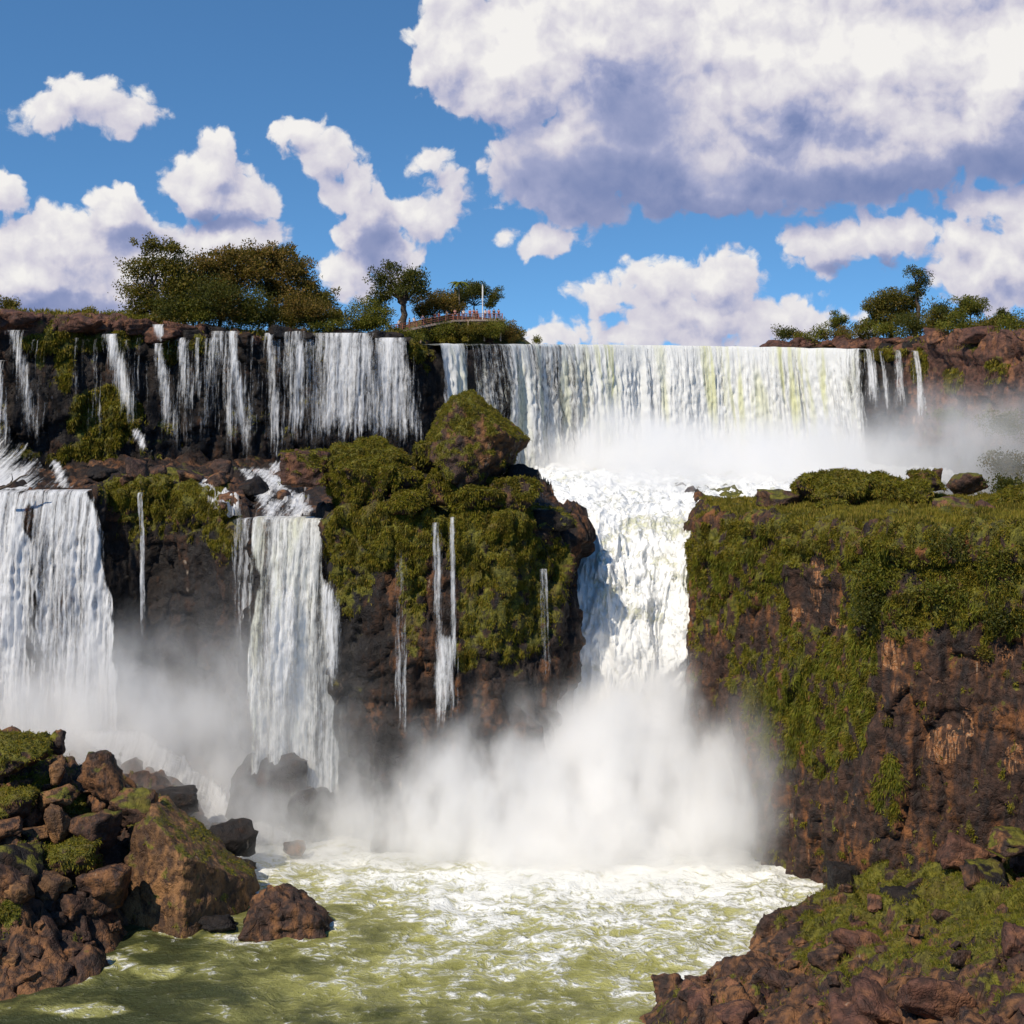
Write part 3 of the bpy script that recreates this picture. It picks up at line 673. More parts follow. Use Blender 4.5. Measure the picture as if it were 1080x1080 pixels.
SQ = ribbon('square-lipped lower fall in the middle of the picture', [(266, 344, 547, 152.6), (265, 344, 580, 151.2), (263, 346, 620, 150.4), (262, 352, 660, 149.6), (262, 360, 720, 149.0), (262, 364, 860, 148)], [(0, .78), (.3, .82), (.5, .9), (.8, .85), (1, .7)], mat='fall_green', group=LG, seed=45, rough=.8, edge=.05)
ribbon('bulging lobe of water over a ledge in the square lower fall', [(276, 312, 612, 150.0), (272, 318, 630, 148.2), (270, 324, 680, 147.4), (270, 330, 780, 147)], .95, seed=46, rough=.9, over=2., edge=.45, topfade=.3, endfade=.4, parent=SQ, name='lobe')
ribbon('thin lobe spilling from the right side of the square fall', [(332, 350, 612, 150.2), (334, 358, 628, 148.8), (338, 362, 680, 148.2), (342, 364, 740, 148)], .8, seed=47, rough=.6, over=2., edge=.45, topfade=.25, endfade=.4, parent=SQ, name='lobe')
ribbon('pair of faint threads on the mossy wall, left of the centre', [(414, 428, 575, 145.6), (415, 430, 660, 144.4), (417, 432, 800, 143.6)], [(0, .7), (.25, .35), (.5, .2), (.8, .62), (1, .5)], group=LG, seed=48, rough=.2, over=1., edge=.3, topfade=.2, endfade=.4)
ribbon('left strand of the mossy wall stream', [(452, 466, 552, 144.9), (453, 468, 640, 144.5), (455, 474, 712, 144.1)], .60, group=LG, seed=49, rough=.3, over=2, edge=.4, endfade=.3)
ribbon('bright right strand of the mossy wall stream', [(472, 480, 546, 145.0), (473, 481, 620, 144.6), (474, 484, 712, 144.1)], .80, group=LG, seed=50, rough=.3, over=2, edge=.4, endfade=.2)
ribbon('fanned foot of the mossy wall stream', [(455, 483, 668, 144.3), (455, 484, 715, 143.9), (452, 488, 790, 143.4)], .82, group=LG, seed=51, rough=.5, over=.6, topfade=.15, edge=.35, endfade=.5)
ribbon('faint thread at the right end of the mossy wall', [(567, 578, 600, 144.8), (569, 580, 660, 144.4), (572, 584, 750, 144)], .52, group=LG, seed=52, rough=.2, over=1, endfade=.4)
ribbon('white torrent rushing down over the dark boulders to the pool', [(60, 150, 765, 158), (100, 190, 793, 155), (150, 232, 820, 152), (195, 262, 848, 149.5), (222, 300, 872, 147.5), (240, 345, 893, 145.5)], 1.05, group=LG, over=0, seed=53, rough=1.6, topfade=.1, edge=.15)
# ------------------------------------------------------------------ spray hanging in the air: real volumes
def mist(name, label, lo, hi, bl, dens, nscale=.11, step=1.):
    m = bpy.data.materials.new(name+'_air'); m.use_nodes = True; g = G(m.node_tree); out = g.n('ShaderNodeOutputMaterial')
    pos = g.n('ShaderNodeTexCoord').outputs['Object']
    lo = np.array(lo, float); hi = np.array(hi, float); c = (lo+hi)/2; h = (hi-lo)/2
    w = g.noise(pos, nscale, 3, .6, out='Color')
    p = g.v('ADD', pos, g.v('SCALE', g.v('SUBTRACT', w, (.5, .5, .5)), scale=9.))
    cur = None
    for (x, y, z, rx, ry, rz, d) in bl:
        l = g.v('LENGTH', g.v('MULTIPLY_ADD', p, (1/rx, 1/ry, 1/rz), tuple(-(np.array([x, y, z])-c)/np.array([rx, ry, rz]))))
        q = g.ss(l, 1., .0, 0., d)
        cur = q if cur is None else g.m('ADD', cur, q)
    n = g.noise(g.v('MULTIPLY', pos, (1., 1., .55)), nscale*2.4, 3, .6)
    dn = g.m('MULTIPLY', g.m('MULTIPLY', cur, g.ss(n, .32, .66, .15, 1.6)), dens)
    v = g.n('ShaderNodeVolumePrincipled'); v.inputs['Color'].default_value = (1., .995, .99, 1); v.inputs['Anisotropy'].default_value = 0.
    g.set(v.inputs['Density'], dn); g.set(out.inputs['Volume'], v.outputs[0])
    vs = [(x*h[0], y*h[1], z*h[2]) for x in (-1, 1) for y in (-1, 1) for z in (-1, 1)]
    fs = [(0, 1, 3, 2), (4, 6, 7, 5), (0, 4, 5, 1), (2, 3, 7, 6), (0, 2, 6, 4), (1, 5, 7, 3)]
    o = mesh(name, vs, fs, m, smooth=False); o.location = tuple(c); tag(o, label, 'mist', kind='stuff')
    m.cycles.volume_sampling = 'MULTIPLE_IMPORTANCE'
    return o
mist('mist', 'white spray rising from the foot of the chute and the lower falls', (-62, 130, -.6), (32, 166, 29), [
    (12, 149, 2, 17, 12, 17, 1.5), (2, 146, 1, 19, 10, 14, 1.0), (14, 149, 8, 9, 8, 15, .35), (21, 145, 2, 10, 10, 13, .40), (24, 142, 6, 8, 8, 14, .10),
    (-8, 147, 2, 17, 10, 14, .20), (-24, 150, 2, 17, 11, 24, .17), (-27, 147, 0, 24, 13, 12, .20), (-42, 156, 4, 22, 12, 20, .22), (-28, 152, 12, 20, 8, 18, .07), (0, 142, 0, 28, 14, 5, .14), (6, 137, 0, 26, 10, 4, .07), (4, 147, 8, 14, 8, 12, .14), (-6, 145, 4, 11, 8, 11, .30), (13, 156, 16, 9, 7, 15, .06), (13, 151, 8, 12, 7, 14, .25), (-52, 158, 3, 14, 10, 22, .25)], 1.0)
mist('mist', 'pale spray drifting in front of the widest curtain', (2, 166, 31.5), (92, 238, 57), [
    (32, 217, 34, 34, 24, 11, .18), (18, 222, 35, 14, 14, 11, .34), (44, 208, 35, 24, 24, 10, .14), (62, 195, 36, 24, 22, 14, .07), (68, 190, 38, 18, 18, 11, .035), (22, 195, 32, 18, 20, 6, .12), (10, 222, 34, 10, 10, 7, .1)], 1.0)
# ------------------------------------------------------------------ boulders
import bmesh
def ico(sub):
    bm = bmesh.new(); bmesh.ops.create_icosphere(bm, subdivisions=sub, radius=1.)
    v = np.array([x.co[:] for x in bm.verts]); f = np.array([[x.index for x in q.verts] for q in bm.faces]); bm.free(); return v, f
ICO = {k: ico(k) for k in (2, 3, 4, 5, 6)}
def rockshape(r, sub=4, seed=0, planes=None, nplanes=13, soft=55., rough=.06, fine=.03):
    """an angular block: a ball cut by planes, edges worn"""
    d, f = ICO[sub]; rg = np.random.RandomState(seed)
    if planes is None:
        n = rg.normal(size=(nplanes, 3)); n /= np.linalg.norm(n, axis=1)[:, None]; dist = rg.uniform(.62, .98, nplanes)
        n = np.vstack([n, [[1, 0, 0], [-1, 0, 0], [0, 1, 0], [0, -1, 0], [0, 0, 1], [0, 0, -1]]]); dist = np.r_[dist, np.full(6, .97)]
    else:
        pl = np.array(planes, float); n = pl[:, :3]/np.linalg.norm(pl[:, :3], axis=1)[:, None]; dist = pl[:, 3]
    dd = np.maximum(d@n.T, 1e-3); t = dist/dd
    k = np.exp(-soft*np.clip(t/t.min(1)[:, None]-1, 0, 3)); rad = 1/((k/t).sum(1)/k.sum(1))
    v = d*rad[:, None]
    R_ = rad.mean()
    v = v*(1+rough*fbm(v/R_*2.2+seed*3.1, 4, seed)[:, None]*1.6)
    f1, f2, c = cell(v/R_*3.2+seed, seed+3)
    v = v*(1+fine*((c-.5)*2.2-1.2*np.exp(-(f2-f1)/.06)))[:, None]
    v = v*np.array(r)
    v = v+vnormals(v, f)*(fbm(v*1.3+seed, 3, seed+5)*.10)[:, None]
    return v, f
def boulder(label, px, py, Y, rx, rz, ry=None, seed=0, mat='boulder', moss=0., sub=4, group=None, planes=None, name='boulder', rough=.06, leafn=0, ll=.42, zc=None, fine=.03, mossz=.2, mm='moss', nplanes=13):
    """px, py: middle of the boulder; rx, rz: half sizes in the photo's pixels at that depth"""
    m = Y/F; c = P(px, py, Y); ry = (ry or rx)*m
    if planes is not None: planes = [(a, b, c_, d*m) for a, b, c_, d in planes]; r = (1, 1, 1)
    else: r = (rx*m, ry, rz*m)
    v, f = rockshape(r, sub, seed, planes, nplanes=nplanes, rough=rough, fine=fine)
    n = vnormals(v, f)
    ms = np.clip(moss+(n[:, 2]-.2)*.55*(moss > 0)+fbm((v+c)/1.3, 3, seed)*.6*(moss > 0), 0, 1)
    o = mesh(name, v+c, f, M[mat], attrs=dict(moss=ms), loc=tuple(c)); tag(o, label, 'boulder', group)
    if leafn:
        p, nn = scatter(v, f, np.clip((ms-.42)*3, 0, 1)*(n[:, 1] < .6), leafn, seed)
        cl = np.clip(.5+fbm((p+c)/.9, 3, seed)*.9, 0, 1)
        tag(leaves('moss', p, nn, ll, ll*.28, M[mm], o, down=.55, out=.55, rnd=.45, seed=seed, cl=cl), kind='stuff')
    return o
CB = 'boulders crowning the mossy cliff in the centre'
boulder('tallest mossy boulder with dark overhanging right side', 497, 467, 150.5, 0, 0, planes=[(.62, -.12, .78, 37), (.80, -.25, -.60, 41), (-.83, -.2, .52, 39), (-1, -.1, 0, 44), (-.1, -.15, 1, 47), (0, 0, -1, 48), (-.2, -1, .25, 38), (.5, -.85, -.35, 40), (0, 1, 0, 42), (.45, .9, .2, 44), (-.5, .85, 0, 44), (-.75, -.2, -.66, 45)],
        seed=4, mat='boulder', moss=.52, sub=6, group=CB, rough=.07, leafn=24000, ll=.26, fine=.02)
boulder('wide round mound of moss between the red rock and the tallest boulder', 385, 500, 151.5, 47, 38, 40, 11, 'boulder', .85, 5, CB, leafn=26000, ll=.34, rough=.16)
boulder('bare reddish boulder with pointed left end', 326, 496, 153, 27, 21, 26, 12, 'rock_red', .16, 5, CB, leafn=1500, nplanes=7)
boulder('small mossy knob at the right shoulder of the wide moss mound', 425, 508, 149.5, 23, 18, 20, 13, 'boulder', .72, 4, CB, leafn=4500, rough=.15)
boulder('mossy block under the left foot of the tallest boulder', 466, 512, 148.5, 24, 21, 20, 14, 'boulder', .70, 4, CB, leafn=4500, rough=.12)
boulder('low mossy hump in front of the tallest boulder', 497, 527, 147.8, 32, 17, 20, 15, 'boulder', .78, 4, CB, leafn=6000, rough=.15)
boulder('mossy boulder with dark underside at the right end of the row', 543, 525, 148.5, 27, 28, 24, 16, 'boulder', .58, 5, CB, leafn=5500, ll=.38)
boulder('black flat topped rock behind the right end mossy boulder', 547, 505, 152, 23, 16, 22, 17, 'rock_dark', 0, 4, CB)
boulder('mossy lump between the tallest boulder and the wide moss mound', 456, 484, 151.5, 17, 17, 18, 18, 'boulder', .7, 4, CB, leafn=3000)
boulder('wet dark ledge rock at the corner above the chute', 580, 550, 151, 26, 14, 24, 19, 'rock_dark', .12, 4, CB, leafn=500)
boulder('low mossy rock on the centre cliff edge above the thin stream', 430, 530, 147.6, 24, 12, 16, 20, 'boulder', .75, 4, CB, leafn=3500, rough=.14)
# right block
RT = 'mossy boulders on top of the right cliff'
for k, (lb, px, py, Y, rx, rz, mt, ms) in enumerate([
    ('leftmost bare grey-brown boulder on the right cliff top', 826, 528, 158, 26, 11, 'boulder', .25), ('mossy boulder beside the bare grey-brown one', 858, 517, 157, 21, 16, 'boulder', .66),
    ('largest rounded green mound on the right cliff top', 893, 517, 155, 36, 19, 'boulder', .85), ('dark mossy knob poking above the green mound', 930, 513, 160, 16, 16, 'boulder', .55),
    ('green mound right of the dark knob', 952, 524, 154, 34, 17, 'boulder', .8), ('low mossy rock behind the green mounds', 975, 508, 164, 20, 10, 'boulder', .5),
    ('upright square dark stone on the right cliff top skyline', 988, 503, 166, 7, 9, 'boulder', .2), ('reddish brown dome of bare rock in the grass', 1000, 538, 146, 25, 14, 'rock_red', .12),
    ('small red rock right of the reddish dome', 1036, 535, 147, 14, 9, 'rock_red', .1), ('mossy hump at the right edge of the cliff top', 1068, 528, 150, 26, 15, 'boulder', .8),
    ('hazy grey boulder beyond the right cliff top', 1020, 511, 176, 22, 12, 'boulder', .3), ('small mossy rock in front of the largest green mound', 876, 536, 149, 18, 9, 'boulder', .75)]):
    boulder(lb, px, py, Y, rx, rz, rx*.8, 40+k, mt, ms, 4, RT, rough=.13 if ms > .4 else .06, leafn=int(rx*rz*9*(ms > .4)), ll=.45)
# pool and shore
PS = 'rocks at the edge of the pool'
boulder('jagged dark brown rock standing in the green water', 296, 962, 125.5, 0, 0, planes=[(.45, 0, .9, 21), (-.75, -.2, .6, 27), (-1, 0, 0, 34), (1, 0, .1, 50), (.1, -.5, .8, 24), (0, -1, .2, 26), (0, 1, .2, 26), (0, 0, -1, 20), (.75, .3, .6, 34), (-.3, .4, .8, 26)], seed=61, mat='boulder', sub=5, group=PS, rough=.12, fine=.025)
boulder('small wet rock touching the left of the jagged rock', 231, 975, 124.6, 20, 9, 14, 62, 'rock_dark', 0, 4, PS, rough=.1)
boulder('large veiled boulder in the spray below the square fall', 288, 838, 149, 46, 44, 30, 63, 'rock_dark', 0, 4, PS, rough=.1)
boulder('second veiled boulder right of the larger one in the spray', 326, 860, 148, 28, 34, 26, 64, 'rock_dark', 0, 4, PS, rough=.1)
boulder('low round stone in the foam near the veiled boulders', 313, 895, 143, 14, 8, 12, 65, 'boulder', 0, 3, PS)
boulder('dark boulder between the shore heap and the rushing white water', 245, 886, 139, 34, 22, 26, 66, 'rock_dark', 0, 4, PS)
boulder('misty rock lying halfway up the white torrent', 188, 848, 143, 28, 17, 24, 67, 'rock_dark', 0, 4, PS)
boulder('tiny stone at the foot of the shore heap in foam', 259, 912, 137, 12, 6, 10, 68, 'rock_dark', 0, 3, PS)
boulder('big two-faced slab, orange on the left and dark on the right', 196, 908, 128.5, 0, 0, planes=[(.66, .05, .75, 20), (.86, -.48, .18, 36), (-.52, -.84, .16, 42), (-.25, .1, .97, 62), (-1, 0, 0, 62), (0, 0, -1, 80), (0, 1, 0, 60), (.9, .4, .4, 60), (-.62, -.30, .72, 60), (1, -.1, 0, 58), (.2, -.75, .62, 50)], seed=70, mat='boulder_warm', moss=.14, sub=6, group=PS, rough=.05, fine=.012, leafn=1200, ll=.3)
HL = 'large blocks of the shore heap'
for k, (lb, px, py, Y, rx, rz, mt, ms) in enumerate([
    ('pyramid shaped dark block at the top right of the shore heap', 108, 818, 131, 24, 26, 'boulder', .15), ('rust coloured lens shaped block high on the heap', 58, 842, 129, 22, 11, 'boulder_warm', .1),
    ('pale pointed stone near the crest of the heap', 60, 812, 131, 10, 14, 'boulder_warm', 0), ('mossy block at the top left crest of the heap', 18, 795, 131, 32, 18, 'boulder', .6),
    ('upright dark pinnacle on the crest of the heap', 58, 783, 133, 9, 13, 'boulder', .1), ('round dark block left of the slab, half in shade', 100, 875, 127, 28, 20, 'boulder', .1),
    ('low block at the left frame edge of the heap', 8, 850, 128, 30, 16, 'boulder', .5), ('leaning orange stone left of the two-faced slab', 62, 870, 127, 13, 20, 'boulder_warm', 0),
    ('dark leaning block below the pyramid shaped one', 138, 850, 130, 26, 22, 'boulder', .2), ('mossy block in the middle of the heap', 66, 908, 124, 34, 18, 'boulder', .55), ('bright green tuft covered stone at the left edge', 4, 962, 117, 16, 14, 'boulder', .75),
    ('dark block at the lower left of the slab', 112, 935, 123, 30, 24, 'boulder', 0), ('dark overhung block low at the left frame edge', 14, 915, 122, 34, 28, 'rock_dark', .1)]):
    boulder(lb, px, py, Y, rx, rz, rx*.8, 80+k, mt, ms, 4, HL, leafn=int(rx*rz*4*(ms > .4)), ll=.34, rough=.08, nplanes=9, fine=.04)
BL = 'large blocks of the lower right bank'
for k, (lb, px, py, Y, rx, rz, mt, ms) in enumerate([
    ('rounded block at the waterline corner of the bank', 822, 978, 122.5, 22, 16, 'boulder', 0), ('block above the waterline corner stone', 855, 965, 124, 20, 14, 'boulder', 0), ('dark shore block near the foot of the cliff', 893, 938, 128, 18, 26, 'rock_dark', 0),
    ('tilted tall slab in the middle of the bank', 935, 1000, 113, 16, 26, 'boulder', 0), ('dark round boulder half way up the bank', 952, 953, 117, 20, 14, 'rock_dark', 0), ('small dark stone beside the round dark boulder', 973, 962, 116, 12, 9, 'rock_dark', 0),
    ('dark overhung block high on the bank', 1040, 925, 112, 26, 13, 'rock_dark', .1), ('flat block at the upper right of the bank', 1064, 885, 113, 26, 12, 'boulder', .3), ('big angular slab near the bottom right corner', 1010, 1030, 102, 34, 26, 'boulder', 0),
    ('split red brown block at the bottom edge', 905, 1050, 106, 46, 20, 'rock_red', 0), ('long low red brown shelf at the bottom of the pool', 775, 1062, 107.5, 62, 15, 'rock_red', 0), ('pointed red brown stone right of the long shelf', 850, 1020, 111, 34, 18, 'boulder', 0),
    ('dark block in the bottom right corner', 1060, 1050, 98, 36, 26, 'boulder', 0), ('broken block below the tilted tall slab', 965, 1045, 105, 30, 18, 'rock_red', 0), ('wet dark stone at the waterline below the corner stone', 795, 1040, 112.5, 18, 12, 'rock_dark', 0)]):
    boulder(lb, px, py, Y, rx, rz, rx*.9, 110+k, mt, ms, 4, BL, rough=.07, nplanes=8, fine=.045)

# rubble: copies of a few stones, each stone its own object
def protos(mat, seeds, sub=4):
    out = []
    for s in seeds:
        v, f = rockshape((1., .85, .7), sub, s, nplanes=7, rough=.04, fine=.03, soft=60.)
        o = mesh('rock', v, f, M[mat], attrs=dict(moss=np.zeros(len(v)))); out.append(o)
    return out
def rubble(n, srcv, ok, smin, smax, label, group, pr, seed, sink=.25, power=2.2):
    rg = np.random.RandomState(seed); idx = np.where(ok)[0]; k = rg.choice(idx, n, replace=False)
    for j, i in enumerate(k):
        b = pr[j % len(pr)]; o = b.copy() if b.get('used') else b
        if o is not b: COL.objects.link(o)
        b['used'] = 1
        if 'used' in o.keys() and o is not b: del o['used']
        s = smin+(smax-smin)*rg.uniform()**power
        o.location = tuple(srcv[i]+np.array([0, 0, s*(.5-sink)*.6])); o.scale = (s*rg.uniform(.8, 1.25), s*rg.uniform(.8, 1.2), s*rg.uniform(.7, 1.15))
        o.rotation_euler = (rg.uniform(-.5, .5), rg.uniform(-.5, .5), rg.uniform(0, 6.28))
        tag(o, label, 'rock', group)
    for b in pr:
        if 'used' in b.keys(): del b['used']
px, py = proj(sl_v)
rubble(115, sl_v, (px > 700) & (px < 1090) & (py < 1090) & ((px > 885) | (py > 975)) & (sl_v[:, 2] > .2) & (sl_m < .62), .45, 2.1, 'loose angular brown stone in the rubble of the lower right bank', 'loose stones on the lower right bank', protos('boulder', (201, 202, 203))+protos('rock_red', (204, 205)), 5)
px, py = proj(hp_v)
rubble(92, hp_v, (px > -10) & (px < 250) & (py > 770) & (py < 1050) & (hp_v[:, 2] > .3) & (hp_v[:, 1] < 134) & (hp_m < .55), .4, 2.1, 'loose angular dark brown stone in the heap on the left shore', 'loose stones of the left shore heap', protos('boulder', (206, 207, 208))+protos('boulder_warm', (209,)), 6)
px, py = proj(lo_v)
ok = (lo_n[:, 2] > .5) & (lo_v[:, 2] > 33) & (px > 70) & (px < 345) & (lo_v[:, 1] > 160) & (lo_v[:, 1] < 200)
rubble(38, lo_v, ok, .8, 2.6, 'wet dark rock among the cascades of the middle terrace', 'rocks on the middle terrace', protos('rock_dark', (210, 211))+protos('boulder', (212, 213)), 7, sink=.2)
# red rim rocks
def rim(n, pa, pb, top, label, group, dY, seed, mat):
    rg = np.random.RandomState(seed); pr = protos(mat, (seed, seed+1, seed+2))
    for j in range(n):
        px = pa+(pb-pa)*(j+rg.uniform(.1, .9))/n; Y = YU(px)+dY+rg.uniform(0, 2); s = rg.uniform(1.1, 2.4)
        b = pr[j % 3]; o = b if j < 3 else b.copy()
        if j >= 3: COL.objects.link(o)
        py = top(px)+rg.uniform(-2, 3)
        o.location = tuple(P(px, py, Y)); o.scale = (s*1.5, s*1.2, s*.8); o.rotation_euler = (rg.uniform(-.3, .3), rg.uniform(-.2, .2), rg.uniform(0, 6.28))
        tag(o, label, 'rock', group)
rim(18, -20, 190, lambda p: np.interp(p, [-20, 60, 190], [337, 339, 350]), 'reddish rock on the rim above the left thin falls', 'red rocks on the left rim', .5, 220, 'rock_red')
rim(20, 812, 992, lambda p: np.interp(p, [812, 900, 990], [366, 364, 360]), 'reddish rock behind the lip right of the widest curtain', 'red rocks on the right rim', 3.0, 230, 'rock_red')
rim(7, 985, 1085, lambda p: np.interp(p, [985, 1085], [357, 352]), 'brown rock on top of the bare red cliff', 'rocks topping the bare red cliff', .5, 240, 'rock_red')
rim(9, 200, 430, lambda p: 353, 'dark stone splitting the water at the lip under the trees', 'stones in the lip under the trees', .2, 250, 'rock_dark')

# ------------------------------------------------------------------ moss, grass
def stuff(name, label, v, f, w, n, L, Wd, mat, seed, down=.6, out=.5, rnd=.45, clsc=1.1):
    p, nn = scatter(v, f, w, n, seed)
    if len(p) == 0: return
    cl = np.clip(.5+fbm(p/clsc, 3, seed)*.9, 0, 1)
    o = leaves(name, p, nn, L, Wd, M[mat], None, down, out, rnd, seed, cl); tag(o, label, None, kind='stuff'); return o
front = lambda n: (n[:, 1] < .35)
px, py = proj(rb_v); infr = (px > 690) & (px < 1130) & (py < 960)
top = rb_n[:, 2] > .8
w = np.clip((rb_m-.45)*4, 0, 1)*infr*(rb_v[:, 1] < 170)
clump = np.clip(.35+fbm(rb_v/1.4, 3, 300)*1.6, 0, 1)
stuff('moss', 'olive moss and low plants covering the face of the right cliff', rb_v, rb_f, w*(~top)*clump*(front(rb_n)), 150000, .28, .10, 'moss', 301, down=.5)
long_ = blobs(px, py, [(860, 740, 60, 75, 1.), (905, 690, 22, 100, 1.), (800, 700, 26, 60, .7), (790, 600, 60, 36, .7), (915, 610, 22, 60, .8), (940, 835, 18, 38, .9), (1040, 640, 40, 40, .4)])
stuff('grass', 'long bright green grass hanging down the right cliff', rb_v, rb_f, w*(~top)*long_*np.clip(.4+fbm(rb_v/np.array([1.6, 1.6, 3.]), 3, 309)*2.2, 0, 1), 26000, .55, .08, 'fern', 302, down=.9, out=.5, rnd=.5, clsc=1.)
stuff('grass', 'short yellow-green grass on top of the right cliff', rb_v, rb_f, top*infr*(rb_v[:, 1] < 175)*np.clip(.5+fbm(rb_v/2., 3, 305)*1.4, .08, 1), 80000, .42, .10, 'grass', 303, down=-.6, out=.6, rnd=.4, clsc=3.)
px, py = proj(lo_v); infr = (px > -20) & (px < 625) & (py > 480) & (py < 790); top = lo_n[:, 2] > .75
w = np.clip((lo_m-.45)*4, 0, 1)*infr*(lo_v[:, 1] < 175)*np.clip(.4+fbm(lo_v/1.2, 3, 310)*1.6, 0, 1)
stuff('moss', 'green moss hanging from the lower cliff in the centre and left', lo_v, lo_f, w*(lo_n[:, 1] < .4)*(1+2*(lo_v[:, 2] > 29)), 170000, .32, .10, 'moss', 311, down=.9, out=.45)
px, py = proj(up_v); infr = (px > -20) & (px < 1100) & (py < 520)
w = np.clip((up_m-.45)*4, 0, 1)*infr*(up_v[:, 1] < 262)*np.clip(.4+fbm(up_v/1.4, 3, 320)*1.6, 0, 1)
stuff('moss', 'moss clumps hanging on the dark upper cliff', up_v, up_f, w*(up_n[:, 2] < .8), 40000, .55, .18, 'moss', 321, down=.8)
stuff('grass', 'grass growing along the top of the upper cliff', up_v, up_f, infr*(up_n[:, 2] > .8)*(up_v[:, 1] < 235)*(np.abs(px-700) > 250)*1., 26000, .6, .14, 'grass', 322, down=-.6)
px, py = proj(sl_v); infr = (px > 660) & (px < 1100) & (py < 1100)
stuff('grass', 'grass tufts between the stones of the lower right bank', sl_v, sl_f, np.clip((sl_m-.40)*4, 0, 1)*infr*(sl_v[:, 2] > 1)*np.clip(.45+fbm(sl_v/1.3, 3, 333)*1.8, 0, 1), 70000, .30, .05, 'fern', 331, down=-.3, rnd=.6)
stuff('grass', 'dry grass blades on the lower right bank', sl_v, sl_f, np.clip((sl_m-.36)*4, 0, 1)*infr*(sl_v[:, 2] > 1), 18000, .42, .05, 'grass', 332, down=-.3, rnd=.6)
px, py = proj(hp_v); infr = (px > -20) & (px < 280) & (py > 760) & (py < 1060)
stuff('moss', 'moss patches on the heap of the left shore', hp_v, hp_f, np.clip((hp_m-.45)*4, 0, 1)*infr*(hp_v[:, 2] > 1), 26000, .30, .09, 'fern', 341, down=-.1, rnd=.6)
# ------------------------------------------------------------------ trees and shrubs
def tube(pts, radii, seg=7):
    pts = np.array(pts, float); V = []; Fc = []
    for i, p in enumerate(pts):
        t = pts[min(i+1, len(pts)-1)]-pts[max(i-1, 0)]; t /= np.linalg.norm(t)+1e-9
        a = np.cross(t, [.3, .9, .1]); a /= np.linalg.norm(a)+1e-9; b = np.cross(t, a)
        for k in range(seg):
            an = 2*math.pi*k/seg; V.append(p+radii[i]*(a*math.cos(an)+b*math.sin(an)))
    for i in range(len(pts)-1):
        for k in range(seg):
            k2 = (k+1) % seg; Fc.append((i*seg+k, i*seg+k2, (i+1)*seg+k2, (i+1)*seg+k))
    return np.array(V), Fc
def limb(a, b, r0, r1, rg, n=6, wob=.08):
    a = np.array(a, float); b = np.array(b, float); L = np.linalg.norm(b-a); t = np.linspace(0, 1, n)[:, None]
    p = a*(1-t)+b*t; p[1:-1] += rg.normal(size=(n-2, 3))*L*wob; p[:, 2] += np.sin(t[:, 0]*math.pi)*L*.05
    return tube(p, list(np.linspace(r0, r1, n)))
def join(parts):
    V = []; Fc = []; o = 0
    for v, f in parts:
        V.append(v); Fc += [tuple(i+o for i in q) for q in f]; o += len(v)
    return np.vstack(V), Fc
def crown_pts(crowns, Y, rg, dens, ls, dfac=.8):
    m = Y/F; pos = []; nr = []; cl = []; subs = []
    crowns = [(a, b, c*GR, d*GR*1.08) for a, b, c, d in crowns]
    for (cx, cy, rx, ry) in crowns:
        c = P(cx, cy, Y+rg.uniform(-1, 1)*rx*m*.3); r = np.array([rx*m, max(rx, ry)*m*dfac, ry*m])
        K = max(7, int(9+rx*ry/14)); dens_ = dens*2.0; area = math.pi*r[0]*r[2]; n = int(area/(ls*ls*.25)*dens_*.8/K)+6
        for _ in range(K):
            d = rg.normal(size=3); d /= np.linalg.norm(d); d[2] = d[2]*.8+.12
            s = c+d*r*rg.uniform(.15, 1.05); sr = min(r[0], r[2])*rg.uniform(.18, .40)+.25
            q = rg.normal(size=(n, 3)); q /= np.linalg.norm(q, axis=1)[:, None]; q = q*(rg.uniform(0, 1, n)**.45)[:, None]
            pos.append(s+q*sr*np.array([1.35, 1.35, .9])); nr.append(q+np.array([0, 0, .5])); cl.append(np.full(n, rg.uniform(.15, .85))); subs.append(s)
    return np.vstack(pos), np.vstack(nr), np.concatenate(cl), subs
GR = 1.17
def tree(label, bx, by, dY, crowns, leaf, group, seed, dens=2.4, ls=.40, bark='bark', tr=None, trunk_top=None, name='tree', Y=None, cat='tree'):
    rg = np.random.RandomState(seed); Y = Y or YU(bx)+dY; m = Y/F; base = P(bx, by, Y)
    pos, nr, cl, subs = crown_pts(crowns, Y, rg, dens, ls)
    e = empty(name, tuple(base)); tag(e, label, cat, group)
    cc = np.array([c[:2] for c in crowns]); H = (by-cc[:, 1].min())*m
    r0 = tr or max(.12, H*.028)
    fork = base+np.array([rg.normal()*.3, 0, H*.38]) if trunk_top is None else P(trunk_top[0], trunk_top[1], Y)
    parts = [limb(base-np.array([0, 0, .8]), fork, r0*1.2, r0*.8, rg, 6, .03)]
    for i in range(min(14, len(subs))):
        s = subs[(i*7) % len(subs)]; mid = fork*.45+s*.55; parts.append(limb(fork, mid, r0*.5, r0*.26, rg, 5, .07)); parts.append(limb(mid, s, r0*.26, r0*.08, rg, 5, .08))
    v, f = join(parts); t = mesh('trunk', v-base, f, M[bark], e)
    leaves('crown', pos-base, nr, ls, ls*.5, M[leaf], e, down=.1, out=.5, rnd=.7, seed=seed, cl=cl)
    return e
def shrub(label, cx, cy, rx, ry, dY, leaf, group, seed, Y=None, dens=2.2, ls=.34):
    rg = np.random.RandomState(seed); Y = Y or YU(cx)+dY
    pos, nr, cl, _ = crown_pts([(cx, cy, rx, ry)], Y, rg, dens, ls)
    b = P(cx, cy+ry, Y); o = leaves('shrub', pos, nr, ls, ls*.5, M[leaf], None, down=.0, out=.6, rnd=.6, seed=seed, cl=cl, loc=tuple(b)); tag(o, label, 'shrub', group); return o
TL = 'trees on the left rim'
